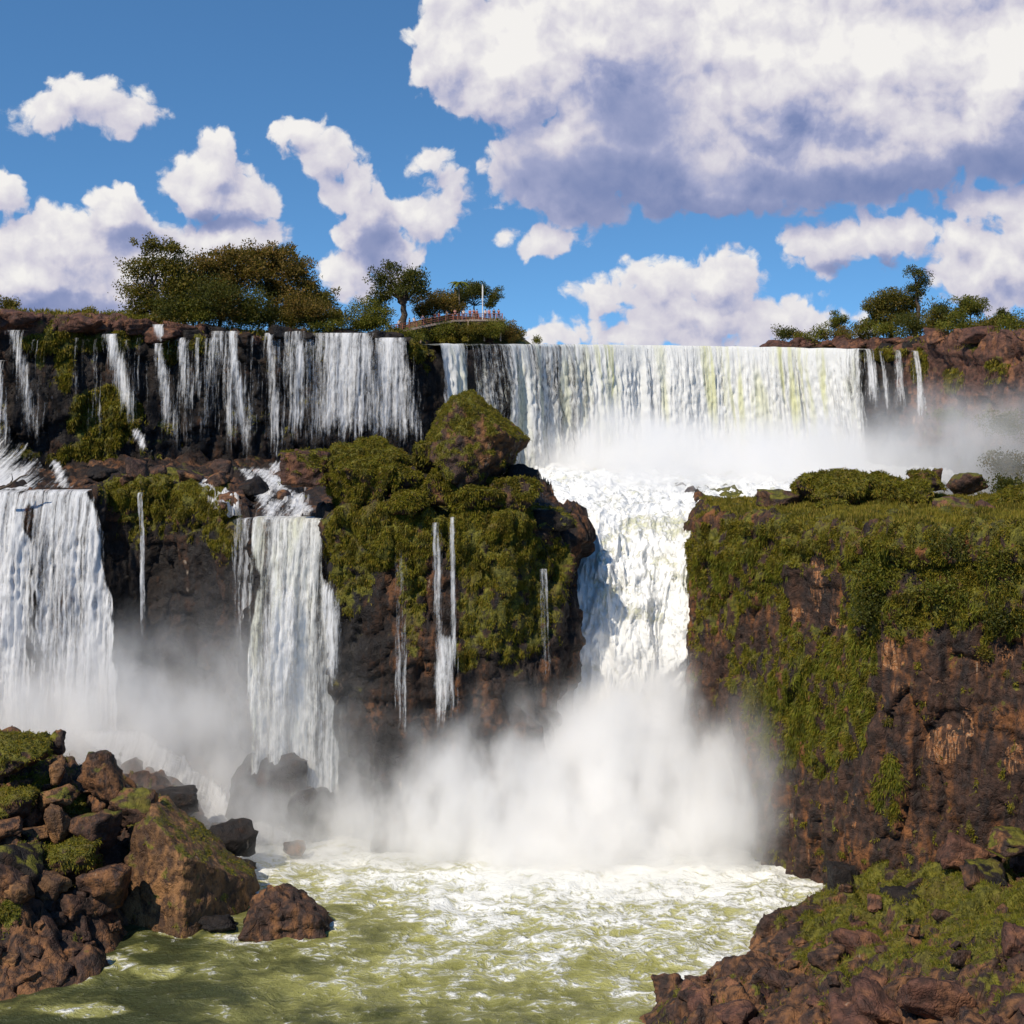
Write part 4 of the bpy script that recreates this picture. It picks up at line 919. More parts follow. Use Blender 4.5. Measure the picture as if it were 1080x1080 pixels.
tree('airy green tree at the left end of the large grove', 168, 344, 5, [(152, 283, 20, 13), (148, 308, 18, 18), (160, 258, 17, 8), (182, 262, 14, 8), (176, 280, 18, 14), (185, 305, 22, 20), (160, 325, 26, 13), (140, 330, 12, 8)], 'leaf_tree', TL, 1, 1.9, .42)
tree('brown leaved tree in the middle of the large grove', 232, 346, 7, [(222, 280, 26, 14), (248, 270, 24, 9), (215, 300, 26, 18), (245, 296, 28, 20), (268, 285, 18, 14), (235, 318, 30, 16)], 'leaf_brown', TL, 2, 2.6, .42, 'bark_pale')
tree('tall spreading brown-green tree at the top of the large grove', 285, 347, 8, [(270, 268, 26, 10), (296, 268, 22, 9), (285, 285, 32, 16), (310, 284, 20, 12), (298, 306, 30, 16), (322, 300, 14, 10)], 'leaf_brown', TL, 3, 2.6, .42)
tree('low green tree sloping down at the right end of the large grove', 336, 348, 5, [(320, 318, 24, 14), (342, 318, 20, 11), (352, 334, 17, 11), (330, 334, 24, 11), (305, 330, 22, 12)], 'leaf_tree', TL, 4, 2.3, .38)
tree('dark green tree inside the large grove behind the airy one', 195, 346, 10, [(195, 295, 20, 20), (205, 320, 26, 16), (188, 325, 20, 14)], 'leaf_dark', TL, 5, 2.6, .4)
tree('small tree cut by the left frame edge', 6, 338, 6, [(4, 322, 15, 7), (14, 328, 8, 5), (-8, 326, 12, 9)], 'leaf_tree', TL, 6, 2.2, .36)
GS = 'shrubs under the large grove'
GR = 1.22
for i, (lb, cx, cy, rx, ry, lf) in enumerate([('yellow-green shrub at the left foot of the grove', 150, 341, 16, 8, 'leaf_green'), ('olive shrub right of the yellow-green foot shrub', 178, 340, 16, 10, 'leaf_tree'), ('tall green bush below the airy tree', 205, 334, 18, 15, 'leaf_green'),
        ('brown-green rounded bush near the grove centre', 232, 330, 20, 17, 'leaf_brown'), ('bright olive bush under the brown leaved tree', 258, 336, 18, 13, 'leaf_green'), ('dark bush under the tallest spreading tree', 284, 336, 16, 13, 'leaf_dark'),
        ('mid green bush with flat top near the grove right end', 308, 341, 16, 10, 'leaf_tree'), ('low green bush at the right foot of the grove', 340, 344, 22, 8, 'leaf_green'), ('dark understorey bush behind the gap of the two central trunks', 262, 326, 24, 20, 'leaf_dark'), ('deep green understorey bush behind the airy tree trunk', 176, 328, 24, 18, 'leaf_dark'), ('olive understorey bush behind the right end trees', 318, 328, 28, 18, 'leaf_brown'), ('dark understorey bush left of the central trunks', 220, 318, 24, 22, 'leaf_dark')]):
    shrub(lb, cx, cy, rx, ry, 2.5, lf, GS, 20+i)
LRS = 'low shrubs along the left rim'
for i, (lb, cx, cy, rx, ry, lf) in enumerate([('low shrub at the left end of the rim', 32, 336, 14, 5, 'leaf_green'), ('yellowish low shrub above the mossy nose', 88, 333, 16, 6, 'grass'), ('flat green shrub right of the yellowish one', 116, 334, 15, 6, 'leaf_green'), ('small olive shrub over the second thin fall', 62, 336, 10, 5, 'leaf_tree')]):
    shrub(lb, cx, cy, rx, ry, 3, lf, LRS, 30+i)
# knoll with the walkway
kc = np.array([XX(482, 238), 238.])
def h_kn(p): 
    d = np.hypot((p[:, 0]-kc[0])/14.5, (p[:, 1]-kc[1])/11.); h = 51.4+6.6*sstep(1.2, .3, d)+fbm(p/4, 3, 401)*.5
    px, py = proj(p); return np.where(p[:, 1] < np.interp(px, upx, [u[1] for u in UP])+2.5, -6., h)
kn = hfield('hill', kc[0]-18, kc[0]+18, 224, 256, .5, h_kn, M['rock_red'], lambda p, n, px, py: np.clip(.6+fbm(p/3, 2, 4)*.4, 0, 1), label='low knoll behind the lip that carries the walkway')
KT = 'trees on the knoll with the walkway'
tree('gnarled dark tree with bare limbs at the left of the walkway', 424, 345, 12, [(402, 293, 12, 9), (412, 284, 10, 7), (436, 292, 16, 11), (424, 303, 22, 12), (404, 312, 12, 10), (444, 305, 9, 9), (396, 322, 9, 9)], 'leaf_dark', KT, 41, 1.9, .38, tr=.55)
tree('rounded brown bushy tree above the middle of the walkway', 460, 342, 14, [(458, 320, 20, 13), (446, 328, 12, 10), (474, 325, 14, 12)], 'leaf_brown', KT, 42, 2.6, .36)
tree('umbrella shaped dark tree over the viewing platform', 501, 338, 14, [(492, 309, 18, 9), (508, 307, 15, 8), (520, 314, 9, 7), (484, 318, 10, 8), (516, 322, 6, 5)], 'leaf_dark', KT, 43, 2.6, .34, trunk_top=(500, 322))
tree('dense green tree left of the gnarled dark tree', 388, 349, 6, [(388, 336, 18, 15), (378, 344, 14, 9), (398, 340, 14, 12)], 'leaf_green', KT, 44, 2.6, .34)
for i, (lb, cx, cy, rx, ry, Y, lf) in enumerate([('small bush at the left end of the walkway', 368, 350, 10, 6, 216, 'leaf_tree'), ('olive bush under the start of the walkway', 430, 354, 20, 6, 221, 'leaf_green'), ('bright olive bush under the rising walkway', 458, 349, 14, 9, 226, 'leaf_green'),
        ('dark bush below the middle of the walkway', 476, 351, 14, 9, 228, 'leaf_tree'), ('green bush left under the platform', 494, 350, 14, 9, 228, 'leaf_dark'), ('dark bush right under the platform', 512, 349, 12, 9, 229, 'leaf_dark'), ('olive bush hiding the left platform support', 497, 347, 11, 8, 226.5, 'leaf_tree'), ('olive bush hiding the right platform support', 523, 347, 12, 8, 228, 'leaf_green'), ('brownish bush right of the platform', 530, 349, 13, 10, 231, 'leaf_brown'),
        ('small bush sloping to the water at the knoll end', 545, 353, 10, 7, 232, 'leaf_tree'), ('lone tiny shrub standing in the upper river', 567, 359, 5, 4, 234, 'leaf_green'), ('yellow-green low bush above the first curtain strands', 470, 357, 26, 4, 227, 'grass'), ('low red-brown bush at the tip of the knoll', 540, 357, 12, 4, 231, 'leaf_brown')]):
    shrub(lb, cx, cy, rx, ry, 0, lf, 'shrubs on the knoll', 50+i, Y=Y, ls=.3)
GR = 1.15
# right rim
RG = 'trees on the right rim'
tree('tall broad tree, the largest on the right rim', 940, 358, 8, [(930, 322, 16, 13), (945, 315, 16, 13), (925, 338, 14, 10), (950, 335, 20, 14), (917, 325, 6, 8), (960, 320, 10, 12)], 'leaf_tree', RG, 61, 2.6, .36)
tree('thin tree with a dark tuft rising above the largest right tree', 966, 356, 10, [(968, 288, 13, 6), (974, 296, 9, 7), (962, 304, 9, 6), (972, 309, 6, 6)], 'leaf_dark', RG, 62, 1.7, .32, trunk_top=(967, 305))
tree('round dome shaped tree in the right group', 1022, 352, 8, [(1020, 322, 16, 9), (1030, 326, 12, 9), (1012, 330, 10, 7)], 'leaf_green', RG, 63, 2.6, .32, trunk_top=(1024, 332))
tree('small round tree standing alone left of the right group', 883, 356, 7, [(883, 338, 11, 7), (880, 343, 9, 4)], 'leaf_green', RG, 64, 2.8, .3, trunk_top=(884, 344))
tree('small tree with bent top near the right frame edge', 1058, 350, 7, [(1058, 330, 6, 4), (1064, 336, 9, 7), (1052, 338, 8, 6)], 'leaf_dark', RG, 65, 2.6, .3)
GR = 1.5
for i, (lb, cx, cy, rx, ry, lf) in enumerate([('dark ball shrub at the left end of the right rim', 828, 353, 9, 7, 'leaf_dark'), ('thin grey shrub beside the dark ball shrub', 844, 355, 7, 5, 'leaf_brown'), ('low green shrub left of the lone round tree', 862, 355, 12, 6, 'leaf_green'), ('brownish shrub under the lone round tree', 886, 354, 14, 6, 'leaf_brown'),
        ('flat green shrub left of the largest right tree', 908, 352, 14, 8, 'leaf_tree'), ('dense bush under the largest right tree', 936, 348, 18, 9, 'leaf_green'), ('dark bush right of the largest right tree', 968, 345, 16, 11, 'leaf_dark'), ('green bush between the two crowns', 990, 338, 15, 13, 'leaf_tree'),
        ('bright bush below the dome shaped tree', 1012, 345, 16, 9, 'leaf_green'), ('wide low bush near the frame edge', 1040, 344, 18, 8, 'leaf_tree'), ('bush at the right frame edge', 1072, 346, 14, 10, 'leaf_green'), ('small dark crown between bush and dome tree', 992, 326, 9, 6, 'leaf_dark'), ('bushy clump beyond the right frame edge', 1100, 342, 18, 12, 'leaf_tree')]):
    shrub(lb, cx, cy, rx, ry, 5, lf, 'shrubs on the right rim', 70+i)
GR = 1.05
# shrubs on the right block
for i, (lb, cx, cy, rx, ry, Y, lf) in enumerate([('dark leafy bush hanging below the grassy brink', 930, 606, 24, 18, 128.5, 'leaf_green'), ('dark bush left of centre on the right cliff face', 915, 640, 17, 22, 128.8, 'leaf_dark'), ('leafy bush over the shaded hollow', 965, 590, 26, 16, 126.4, 'leaf_green'), ('dense bush high on the right part of the cliff', 1010, 580, 28, 16, 124.3, 'leaf_dark'),
        ('bush at the right frame edge of the cliff', 1062, 596, 26, 22, 121, 'leaf_green'), ('drooping bush in the middle of the right cliff part', 990, 625, 26, 18, 125.3, 'leaf_green'), ('dark bush hanging low at the frame edge', 1062, 650, 22, 20, 121, 'leaf_dark'), ('small bush under the drooping one', 950, 650, 16, 14, 127, 'leaf_green'),
        ('tiny shrub above the pale rock scar', 970, 665, 10, 8, 126, 'leaf_tree'), ('small tuft shrub growing in a crack', 1040, 690, 9, 7, 122, 'leaf_tree'), ('hazy bush beyond the right cliff, upper', 1000, 440, 16, 10, 205, 'leaf_green'), ('hazy bush beyond the right cliff at the frame edge', 1060, 448, 24, 16, 196, 'leaf_green'), ('hazy bush low at the frame edge behind the block', 1062, 490, 24, 18, 186, 'leaf_tree'), ('bush on the skyline of the grassy top at right', 1060, 512, 22, 11, 158, 'leaf_dark')]):
    shrub(lb, cx, cy, rx, ry, 0, lf, 'bushes of the right cliff', 90+i, Y=Y, ls=.30 if Y < 140 else .36, dens=2.)
# palm
def palm():
    Y = 231.; b = P(484, 340, Y); e = empty('palm_tree', tuple(b)); tag(e, 'slim palm standing beside the viewing platform', 'palm tree', KT)
    t = P(484, 298, Y)-b; v, f = tube([(0, 0, -.5), t*.4+np.array([.1, 0, 0]), t*.8, t], [.17, .14, .12, .1]); mesh('trunk', v, f, M['bark_pale'], e)
    rg = np.random.RandomState(9); 
    for k in range(11):
        an = k/11*6.28+rg.uniform(-.2, .2); L = rg.uniform(1.7, 2.3); V = []; Fc = []
        for i in range(9):
            s = i/8; c = t+np.array([math.cos(an)*L*s, math.sin(an)*L*s, .9*s*rg.uniform(.95, 1.05)-1.9*s*s*(.6 if k % 2 else 1)])
            w = .30*math.sin(math.pi*min(1, s*.9+.08)); sd = np.array([-math.sin(an), math.cos(an), 0])*w
            V += [c-sd-np.array([0, 0, w*.5]), c, c+sd-np.array([0, 0, w*.5])]
        for i in range(8):
            a = i*3; Fc += [(a, a+1, a+4, a+3), (a+1, a+2, a+5, a+4)]
        V = np.array(V); mesh('frond', V, Fc, M['fern'], e, False, dict(rnd=np.full(len(V), .6), rnd2=np.full(len(V), .3)))
palm()
# ------------------------------------------------------------------ walkway, people
def bar(a, b, w, h=None):
    a = np.array(a, float); b = np.array(b, float); h = h or w; t = (b-a)/np.linalg.norm(b-a)
    s = np.cross(t, [0, 0, 1.]); s = s/np.linalg.norm(s) if np.linalg.norm(s) > 1e-3 else np.array([1., 0, 0]); u = np.cross(s, t)
    V = [p+s*w*i/2+u*h*j/2 for p in (a, b) for i, j in ((-1, -1), (1, -1), (1, 1), (-1, 1))]
    return np.array(V), [(0, 3, 2, 1), (4, 5, 6, 7), (0, 1, 5, 4), (1, 2, 6, 5), (2, 3, 7, 6), (3, 0, 4, 7)]
def walkway():
    L = [P(411, 350.5, 224), P(432, 347.5, 225.5), P(455, 342.5, 227), P(478, 338.5, 228.5), P(492, 338, 229.5)]
    c = L[2]; e = empty('walkway', tuple(c)); tag(e, 'timber visitor walkway with red railings climbing the knoll', 'walkway')
    ds = []; rl = []; 
    for a, b in zip(L[:-1], L[1:]): ds.append(bar(a-c, b-c, 1.5, .30))
    v, f = join(ds); mesh('deck', v, f, M['wood'], e, False)
    for side in (-.72, .72):
        rl = []
        for a, b in zip(L[:-1], L[1:]):
            o = np.array([0, side, 0]); 
            for hh in (.45, .75, 1.1): rl.append(bar(a-c+o+[0, 0, hh], b-c+o+[0, 0, hh], .07))
        v, f = join(rl); mesh('railing', v, f, M['rail'], e, False)
        for a, b in zip(L[:-1], L[1:]):
            for t in (0, .33, .66):
                p = a*(1-t)+b*t-c+np.array([0, side, 0]); v, f = bar(p+[0, 0, -.1], p+[0, 0, 1.15], .09); mesh('post', v, f, M['rail'], e, False)
    for a, b in zip(L[:-1], L[1:]):
        p = (a+b)/2-c; v, f = bar(p+[0, 0, -2.6], p+[0, 0, -.1], .22); mesh('support', v, f, M['wood'], e, False)
    A = P(492, 338.2, 229.5); B = P(530, 338.2, 231.); c = (A+B)/2
    e = empty('viewing_platform', tuple(c)); tag(e, 'railed viewing platform at the right end of the walkway', 'platform')
    v, f = bar(A-c, B-c, 4.2, .3); mesh('deck', v, f, M['wood'], e, False)
    for side in (-2.05, 2.05):
        v, f = join([bar(A-c+[0, side, hh], B-c+[0, side, hh], .07) for hh in (.4, .75, 1.1)]); mesh('railing', v, f, M['rail'], e, False)
        for t in np.linspace(0, 1, 7):
            p = A*(1-t)+B*t-c+np.array([0, side, 0]); v, f = bar(p+[0, 0, -.1], p+[0, 0, 1.15], .09); mesh('post', v, f, M['rail'], e, False)
    for t in (.05, .5, .95):
        for side in (-1.8, 1.8):
            p = A*(1-t)+B*t-c+np.array([0, side, 0]); v, f = bar(p+[0, 0, -3.4], p+[0, 0, -.1], .22); mesh('support', v, f, M['wood'], e, False)
    pb = P(509, 338, 231.5); e = empty('flagpole', tuple(pb)); tag(e, 'white pole rising from the viewing platform', 'pole')
    v, f = tube([(0, 0, 0), (0, 0, 2.5), (0, 0, 5.9)], [.10, .09, .07], 10); mesh('mast', v, f, M['white'], e)
    v, f = bar((0, 0, 3.2), (0, 0, 5.6), .22, .04); mesh('banner', v, f, M['white'], e, False)
    return L, A, B
WL, WA, WB = walkway()
def skin_mesh(name, pts, edges, rad, sub=1):
    me = bpy.data.meshes.new(name+'_src'); me.from_pydata(pts, edges, []); o = bpy.data.objects.new(name+'_src', me); COL.objects.link(o)
    md = o.modifiers.new('s', 'SKIN'); md.use_smooth_shade = True
    for i, r in enumerate(rad): me.skin_vertices[0].data[i].radius = (r, r*(.75 if i < 3 else 1.))
    me.skin_vertices[0].data[0].use_root = True
    o.modifiers.new('u', 'SUBSURF').levels = sub
    dg = bpy.context.evaluated_depsgraph_get(); ev = o.evaluated_get(dg); m2 = bpy.data.meshes.new_from_object(ev)
    bpy.data.objects.remove(o); m2.name = name; return m2
def person_kit(arm):
    """arm 0: at the sides, 1: hands forward on the rail, 2: one arm raised to take a picture"""
    pts = [(0, 0, .95), (0, 0, 1.15), (0, 0, 1.40), (0, 0, 1.50), (0, -.02, 1.60), (0, -.01, 1.70)]; rad = [.15, .135, .16, .055, .095, .07]; ed = [(0, 1), (1, 2), (2, 3), (3, 4), (4, 5)]
    for s in (-1, 1):
        b = len(pts); pts += [(s*.10, 0, .88), (s*.11, -.01, .48), (s*.11, .02, .07), (s*.12, -.14, .03)]; rad += [.095, .065, .045, .035]; ed += [(0, b), (b, b+1), (b+1, b+2), (b+2, b+3)]
        a = len(pts)
        if arm == 0: q = [(s*.20, 0, 1.40), (s*.25, .02, 1.12), (s*.26, -.06, .86), (s*.26, -.08, .78)]
        elif arm == 1: q = [(s*.20, 0, 1.40), (s*.24, -.06, 1.14), (s*.18, -.32, 1.06), (s*.17, -.40, 1.06)]
        else: q = [(s*.20, 0, 1.40), (s*.25, -.16, 1.24), (s*.10, -.32, 1.50), (s*.08, -.34, 1.57)]
        pts += q; rad += [.06, .045, .035, .035]; ed += [(2, a), (a, a+1), (a+1, a+2), (a+2, a+3)]
    body = skin_mesh('body', pts, ed, rad)
    sp = [(0, 0, .92), (0, 0, 1.15), (0, 0, 1.41)]; sr = [.175, .16, .18]; se = [(0, 1), (1, 2)]
    for s in (-1, 1):
        a = len(sp); sp += [pts[10 if s < 0 else 18], tuple((np.array(pts[10 if s < 0 else 18])+np.array(pts[11 if s < 0 else 19]))/2)]; sr += [.085, .075]; se += [(2, a), (a, a+1)]
    shirt = skin_mesh('shirt', sp, se, sr)
    tp = [(0, 0, .97), (-.10, 0, .86), (-.11, -.01, .48), (-.11, .02, .12), (.10, 0, .86), (.11, -.01, .48), (.11, .02, .12)]
    trs = skin_mesh('trousers', tp, [(0, 1), (1, 2), (2, 3), (0, 4), (4, 5), (5, 6)], [.17, .115, .085, .065, .115, .085, .065])
    v, f = ICO[3]; k = v[:, 2] > -.15; hv = v*np.array([.105, .115, .12])+np.array([0, .015, 1.66]); hv[~k, 2] = np.maximum(hv[~k, 2], 1.60)
    return body, shirt, trs, (hv, f)
KITS = [person_kit(k) for k in range(3)]
def person(label, p, kit, rz, shirt, trousers, h=1.):
    b, s, t, (hv, hf) = KITS[kit]; e = empty('person', tuple(p), rz); e.scale = (h, h, h); tag(e, label, 'person', 'visitors on the walkway')
    for nm, me, mt in (('body', b, 'skin'), ('shirt', s, shirt), ('trousers', t, trousers)):
        m2 = me.copy(); m2.materials.clear(); m2.materials.append(M[mt]); o = bpy.data.objects.new(nm, m2); COL.objects.link(o); o.parent = e
    mesh('hair', hv, hf, M['hair'], e)
def onwalk(px):
    Y = np.interp(px, [411, 432, 455, 478, 492], [224, 225.5, 227, 228.5, 229.5]); py = np.interp(px, [411, 432, 455, 478, 492], [350.5, 347.5, 342.5, 338.5, 338])
    return P(px, py, Y)+np.array([0, 0, .16])
for i, (lb, px, k, rz, s, t) in enumerate([('person in a white top, first on the sloping walkway', 421, 0, .4, 'cloth_white', 'cloth_dark'), ('person in khaki walking up the slope', 432, 0, 1.2, 'cloth_khaki', 'cloth_dark'), ('person in a white top half way up the walkway', 437, 1, 0, 'cloth_white', 'cloth_khaki'),
        ('person in a blue top at the middle of the walkway', 446, 1, .2, 'cloth_blue', 'cloth_dark'), ('person in a red top on the upper walkway', 459, 1, -.2, 'cloth_red', 'cloth_dark'), ('person in red beside the red topped one', 463, 0, .6, 'cloth_red', 'cloth_blue'),
        ('person in khaki leaning on the upper railing', 471, 1, 0, 'cloth_khaki', 'cloth_khaki'), ('person in pink near the palm', 480, 2, .1, 'cloth_pink', 'cloth_dark'), ('person in white right of the palm', 489, 1, 0, 'cloth_white', 'cloth_blue')]):
    person(lb, onwalk(px)+np.array([0, -.3, 0]), k, rz, s, t, .96+.02*(i % 4))
for i, (lb, px, dy, k, rz, s, t) in enumerate([('person in red at the left of the platform rail', 496, -1.5, 1, 0, 'cloth_red', 'cloth_dark'), ('person in red with raised arms left of the pole', 500, -1.4, 2, .1, 'cloth_red', 'cloth_khaki'), ('person in pink behind the two in red', 503, .6, 0, .8, 'cloth_pink', 'cloth_dark'), ('person in white just right of the pole', 512, -1.4, 1, 0, 'cloth_white', 'cloth_dark'),
        ('person in pink leaning at the platform front', 516, -1.5, 1, -.1, 'cloth_pink', 'cloth_blue'), ('person in dark clothes at the platform right', 521, -1.2, 0, .5, 'cloth_dark', 'cloth_dark'), ('person in red at the far right platform corner', 526, -1.4, 2, -.3, 'cloth_red', 'cloth_dark')]):
    person(lb, P(px, 338.2, 230.3)+np.array([0, dy, .16]), k, rz, s, t, .97+.02*(i % 3))
# driftwood
b = P(12, 514, 163); v, f = join([tube([(-1.6, 0, -.3), (-.3, 0, .2), (1., .1, 1.2), (1.9, 0, 1.5)], [.16, .14, .09, .04]), tube([(-.3, 0, .2), (.1, .1, .9), (.0, .1, 1.6)], [.1, .07, .03])])
o = mesh('dead_branch', v, f, M['bark']); o.location = tuple(b); tag(o, 'bare dead branch stranded above the wide lower fall', 'branch')
# ------------------------------------------------------------------ camera, sun, sky
cam = bpy.data.cameras.new('camera'); co = bpy.data.objects.new('camera', cam); COL.objects.link(co)
co.location = (0, 0, HC); co.rotation_euler = (R(90), 0, 0)
cam.sensor_width = 36; cam.lens = 36*F/1080; cam.shift_y = -(540-HY)/1080
cam.clip_start = .5; cam.clip_end = 20000
SC.camera = co
SUN_EL, SUN_AZ = 47., -62.           # azimuth from +Y towards +X; the sun stands to the left and behind the viewer
SUN_AZ = -142.
sl = bpy.data.lights.new('sun', 'SUN'); sl.energy = 4.7; sl.angle = R(.5); sl.color = (1., .90, .74)
so = bpy.data.objects.new('sun', sl); COL.objects.link(so)
sd = Vector((math.sin(R(SUN_AZ))*math.cos(R(SUN_EL)), math.cos(R(SUN_AZ))*math.cos(R(SUN_EL)), math.sin(R(SUN_EL))))
so.rotation_euler = sd.to_track_quat('Z', 'Y').to_euler(); so.location = (-60, 20, 120)
W = bpy.data.worlds.new('World'); SC.world = W; W.use_nodes = True
SKY_S = .10
def cloud_group():
    t = bpy.data.node_groups.new('cloud_height', 'ShaderNodeTree')
    t.interface.new_socket('uv', in_out='INPUT', socket_type='NodeSocketVector')
    t.interface.new_socket('h', in_out='OUTPUT', socket_type='NodeSocketFloat')
    t.interface.new_socket('d', in_out='OUTPUT', socket_type='NodeSocketFloat')
    g = G(t); gi = g.n('NodeGroupInput'); go = g.n('NodeGroupOutput'); uv = gi.outputs[0]
    blobs = [(45,128,30,20),(85,108,40,27),(132,122,34,22),
      (-5,215,26,20),(60,270,75,48),(120,240,45,40),(150,285,60,45),(15,300,80,48),(90,320,110,40),(55,245,22,18),
      (215,180,42,36),(238,212,42,32),(205,205,35,38),(230,250,60,28),
      (308,135,26,18),(335,163,28,25),(365,195,32,30),(385,235,42,40),(365,285,32,30),(400,268,45,30),(440,225,52,26),(475,212,20,22),(443,163,20,14),(468,184,18,10),
      (478,55,52,50),(540,60,90,75),(480,5,40,40),(640,40,140,95),(545,165,38,28),(600,165,80,50),(600,205,70,32),(572,247,42,18),
      (800,60,270,80),(880,110,270,80),(720,130,150,95),(830,90,170,110),(960,80,170,90),(1070,100,120,95),(900,165,170,50),(1000,0,180,60),(760,205,120,25),
      (868,262,38,24),(925,250,52,26),(965,250,26,22),
      (1050,222,52,20),(1016,258,32,26),(1050,290,60,38),(1090,260,40,50),
      (640,305,26,20),(700,300,42,28),(760,300,48,32),(795,285,26,24),(740,330,80,28),(840,335,55,22),(600,350,60,16),(740,350,160,18)]
    wn = g.noise(uv, 1.6, 4, .55, '2D', out='Color')
    w = g.v('MULTIPLY', g.v('SUBTRACT', wn, (.5, .5, .5)), (.42, .34, 0.))
    p = g.v('ADD', uv, w)
    cur = None
    for (x, y, rx, ry) in blobs:
        q = g.v('MULTIPLY_ADD', p, (100./rx, 100./ry, 0.), (-x/rx, -y/ry, 0.))
        l = g.v('LENGTH', q); l = g.m('MULTIPLY', g.m('SUBTRACT', l, 1.), min(rx, ry)/50.)
        cur = l if cur is None else g.m('SMOOTH_MIN', cur, l, .12)
    d = g.m('MULTIPLY', cur, -1.)
    p3 = g.v('ADD', uv, g.v('SCALE', w, scale=.8))
    v1 = g.vor(p3, 2.6, dim='2D'); v2 = g.vor(p3, 6.5, dim='2D')
    f1 = g.noise(p3, 3.2, 7, .60, '2D'); f2 = g.noise(p3, 12., 4, .6, '2D')
    h = g.m('ADD', g.m('MULTIPLY', g.m('SUBTRACT', .36, g.m('POWER', v1, 1.5)), .30), g.m('ADD', g.m('MULTIPLY', g.m('SUBTRACT', .36, g.m('POWER', v2, 1.5)), .20), g.m('ADD', g.m('MULTIPLY', g.m('SUBTRACT', f1, .5), .55), g.m('MULTIPLY', g.m('SUBTRACT', f2, .5), .12))))
    g.set(go.inputs[0], g.m('ADD', d, h)); g.set(go.inputs[1], d)
    return t
CG = cloud_group()
g = G(W.node_tree)
tc = g.n('ShaderNodeTexCoord').outputs['Generated']
sp = g.n('ShaderNodeSeparateXYZ', None, Vector=tc)
az = g.m('ARCTAN2', sp.outputs[0], sp.outputs[1])
hl = g.m('SQRT', g.m('ADD', g.m('MULTIPLY', sp.outputs[0], sp.outputs[0]), g.m('MULTIPLY', sp.outputs[1], sp.outputs[1])))
el = g.m('ARCTAN2', sp.outputs[2], hl)
uvn = g.n('ShaderNodeCombineXYZ')
g.set(uvn.inputs[0], g.m('ADD', g.m('MULTIPLY', az, F/100*1.04), 5.40)); g.set(uvn.inputs[1], g.m('SUBTRACT', HY/100, g.m('MULTIPLY', el, F/100*1.03)))
uv = uvn.outputs[0]
A = g.n('ShaderNodeGroup', dict(node_tree=CG)); g.set(A.inputs[0], uv)
B = g.n('ShaderNodeGroup', dict(node_tree=CG)); g.set(B.inputs[0], g.v('ADD', uv, (-.10, -.22, 0.)))
al = g.ss(A.outputs[0], -.08, .12)
dd = g.m('SUBTRACT', A.outputs[1], B.outputs[1]); hh = g.m('SUBTRACT', g.m('SUBTRACT', A.outputs[0], B.outputs[0]), dd)
hh = g.m('MINIMUM', g.m('MAXIMUM', g.m('MULTIPLY', hh, .70), -.20), .20)
lit = g.m('ADD', .61, g.m('ADD', g.m('MULTIPLY', dd, .62), hh))
lit = g.m('ADD', lit, g.ss(A.outputs[0], .30, -.02, 0., .10))
def mask(lst):
    cur = None
    for (x, y, rx, ry) in lst:
        q = g.v('MULTIPLY_ADD', g.v('ADD', uv, g.v('MULTIPLY', g.v('SUBTRACT', wn2, (.5, .5, .5)), (.9, .6, 0.))), (100./rx, 100./ry, 0.), (-x/rx, -y/ry, 0.))
        l = g.v('LENGTH', q); cur = l if cur is None else g.m('SMOOTH_MIN', cur, l, .3)
    return cur
wn2 = g.noise(uv, 1.1, 5, .6, '2D', out='Color')
dk = g.ss(mask([(640, 190, 130, 50), (760, 225, 170, 24), (900, 200, 200, 26), (1040, 186, 140, 24), (680, 120, 60, 50), (925, 285, 60, 10), (395, 250, 28, 32), (130, 250, 40, 14), (60, 325, 90, 12), (215, 235, 40, 10)]), 1.5, .25)
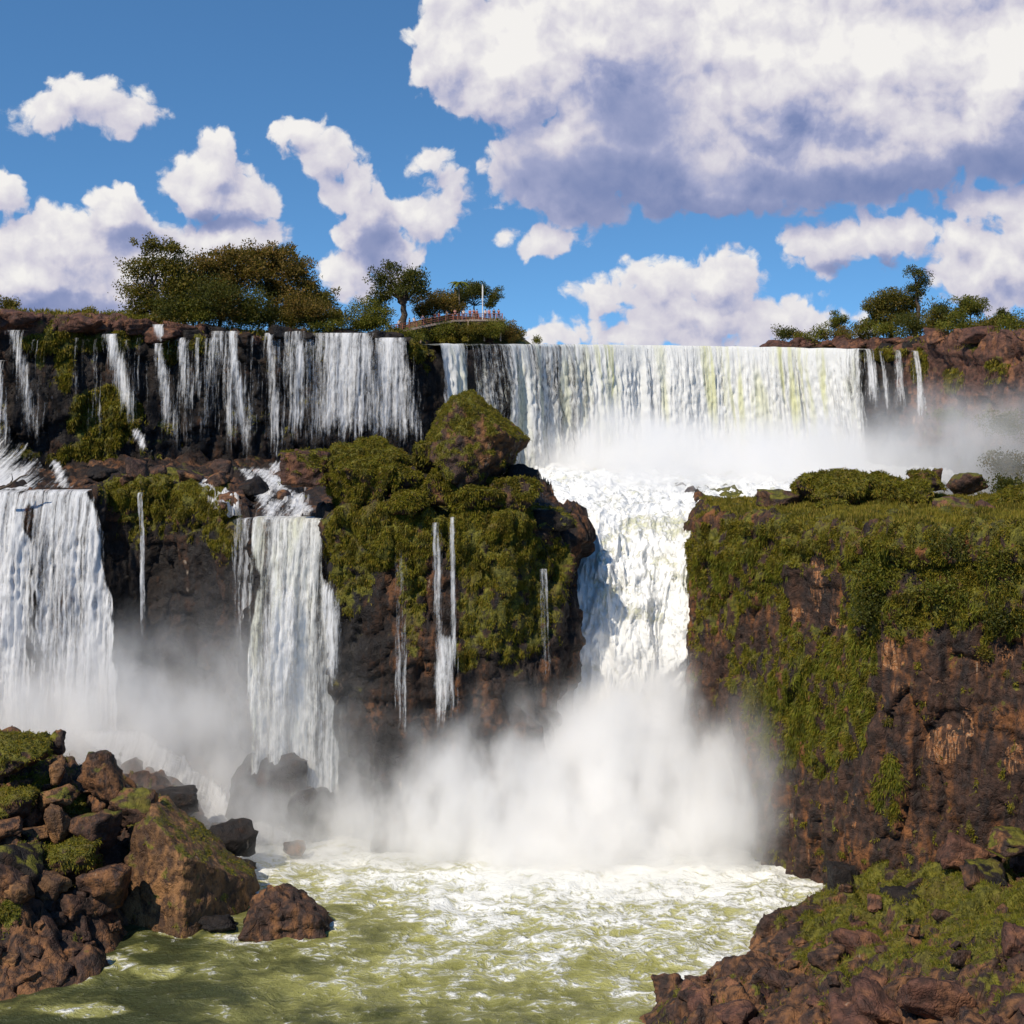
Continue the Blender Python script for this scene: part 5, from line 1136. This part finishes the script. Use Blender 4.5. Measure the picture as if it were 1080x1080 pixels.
br = g.ss(mask([(768, 185, 44, 36), (985, 130, 70, 28), (920, 60, 70, 40), (540, 60, 60, 60), (1050, 60, 60, 50)]), 1.4, .3)
lit = g.m('ADD', g.m('MULTIPLY', lit, g.m('SUBTRACT', 1., g.m('MULTIPLY', dk, .74))), g.m('MULTIPLY', br, .26), clamp=True)
cc = g.n('ShaderNodeValToRGB'); cr = cc.color_ramp; g.set(cc.inputs[0], lit)
cr.elements[0].position = 0.; cr.elements[0].color = (.16, .22, .43, 1)
cr.elements[1].position = 1.; cr.elements[1].color = (.90, .88, .86, 1)
e = cr.elements.new(.33); e.color = (.36, .39, .58, 1)
e = cr.elements.new(.58); e.color = (.63, .61, .70, 1)
up = g.v('NORMALIZE', g.v('MULTIPLY_ADD', tc, (1., 1., 1.7), (0., 0., .20)))
sk = g.n('ShaderNodeTexSky', dict(sky_type='NISHITA', sun_disc=False, sun_elevation=R(SUN_EL), sun_rotation=R(SUN_AZ), altitude=200., air_density=1.0, dust_density=.1, ozone_density=1.6), Vector=up)
skc = g.mix(1., sk.outputs[0], (.78, 1.28, 1.56), 'MULTIPLY')
fr = g.ss(sp.outputs[1], -.2, .2)
cl = g.n('ShaderNodeVectorMath', dict(operation='SCALE')); g.set(cl.inputs[0], cc.outputs[0]); cl.inputs['Scale'].default_value = 1./SKY_S
mxn = g.mix(g.m('MULTIPLY', al, fr), skc, cl.outputs[0])
bg = g.n('ShaderNodeBackground', None, Strength=SKY_S); g.set(bg.inputs[0], mxn)
wo = g.n('ShaderNodeOutputWorld'); g.set(wo.inputs['Surface'], bg.outputs[0])
W.cycles.sampling_method = 'MANUAL'; W.cycles.sample_map_resolution = 512

SC.view_settings.view_transform = 'Standard'; SC.view_settings.look = 'None'; SC.view_settings.exposure = 0; SC.view_settings.gamma = 1
C = SC.cycles
C.max_bounces = 10; C.diffuse_bounces = 3; C.glossy_bounces = 2; C.transmission_bounces = 3; C.volume_bounces = 10; C.transparent_max_bounces = 16
C.use_denoising = True; C.volume_step_rate = 1.; C.volume_max_steps = 128
C.caustics_reflective = False; C.caustics_refractive = False
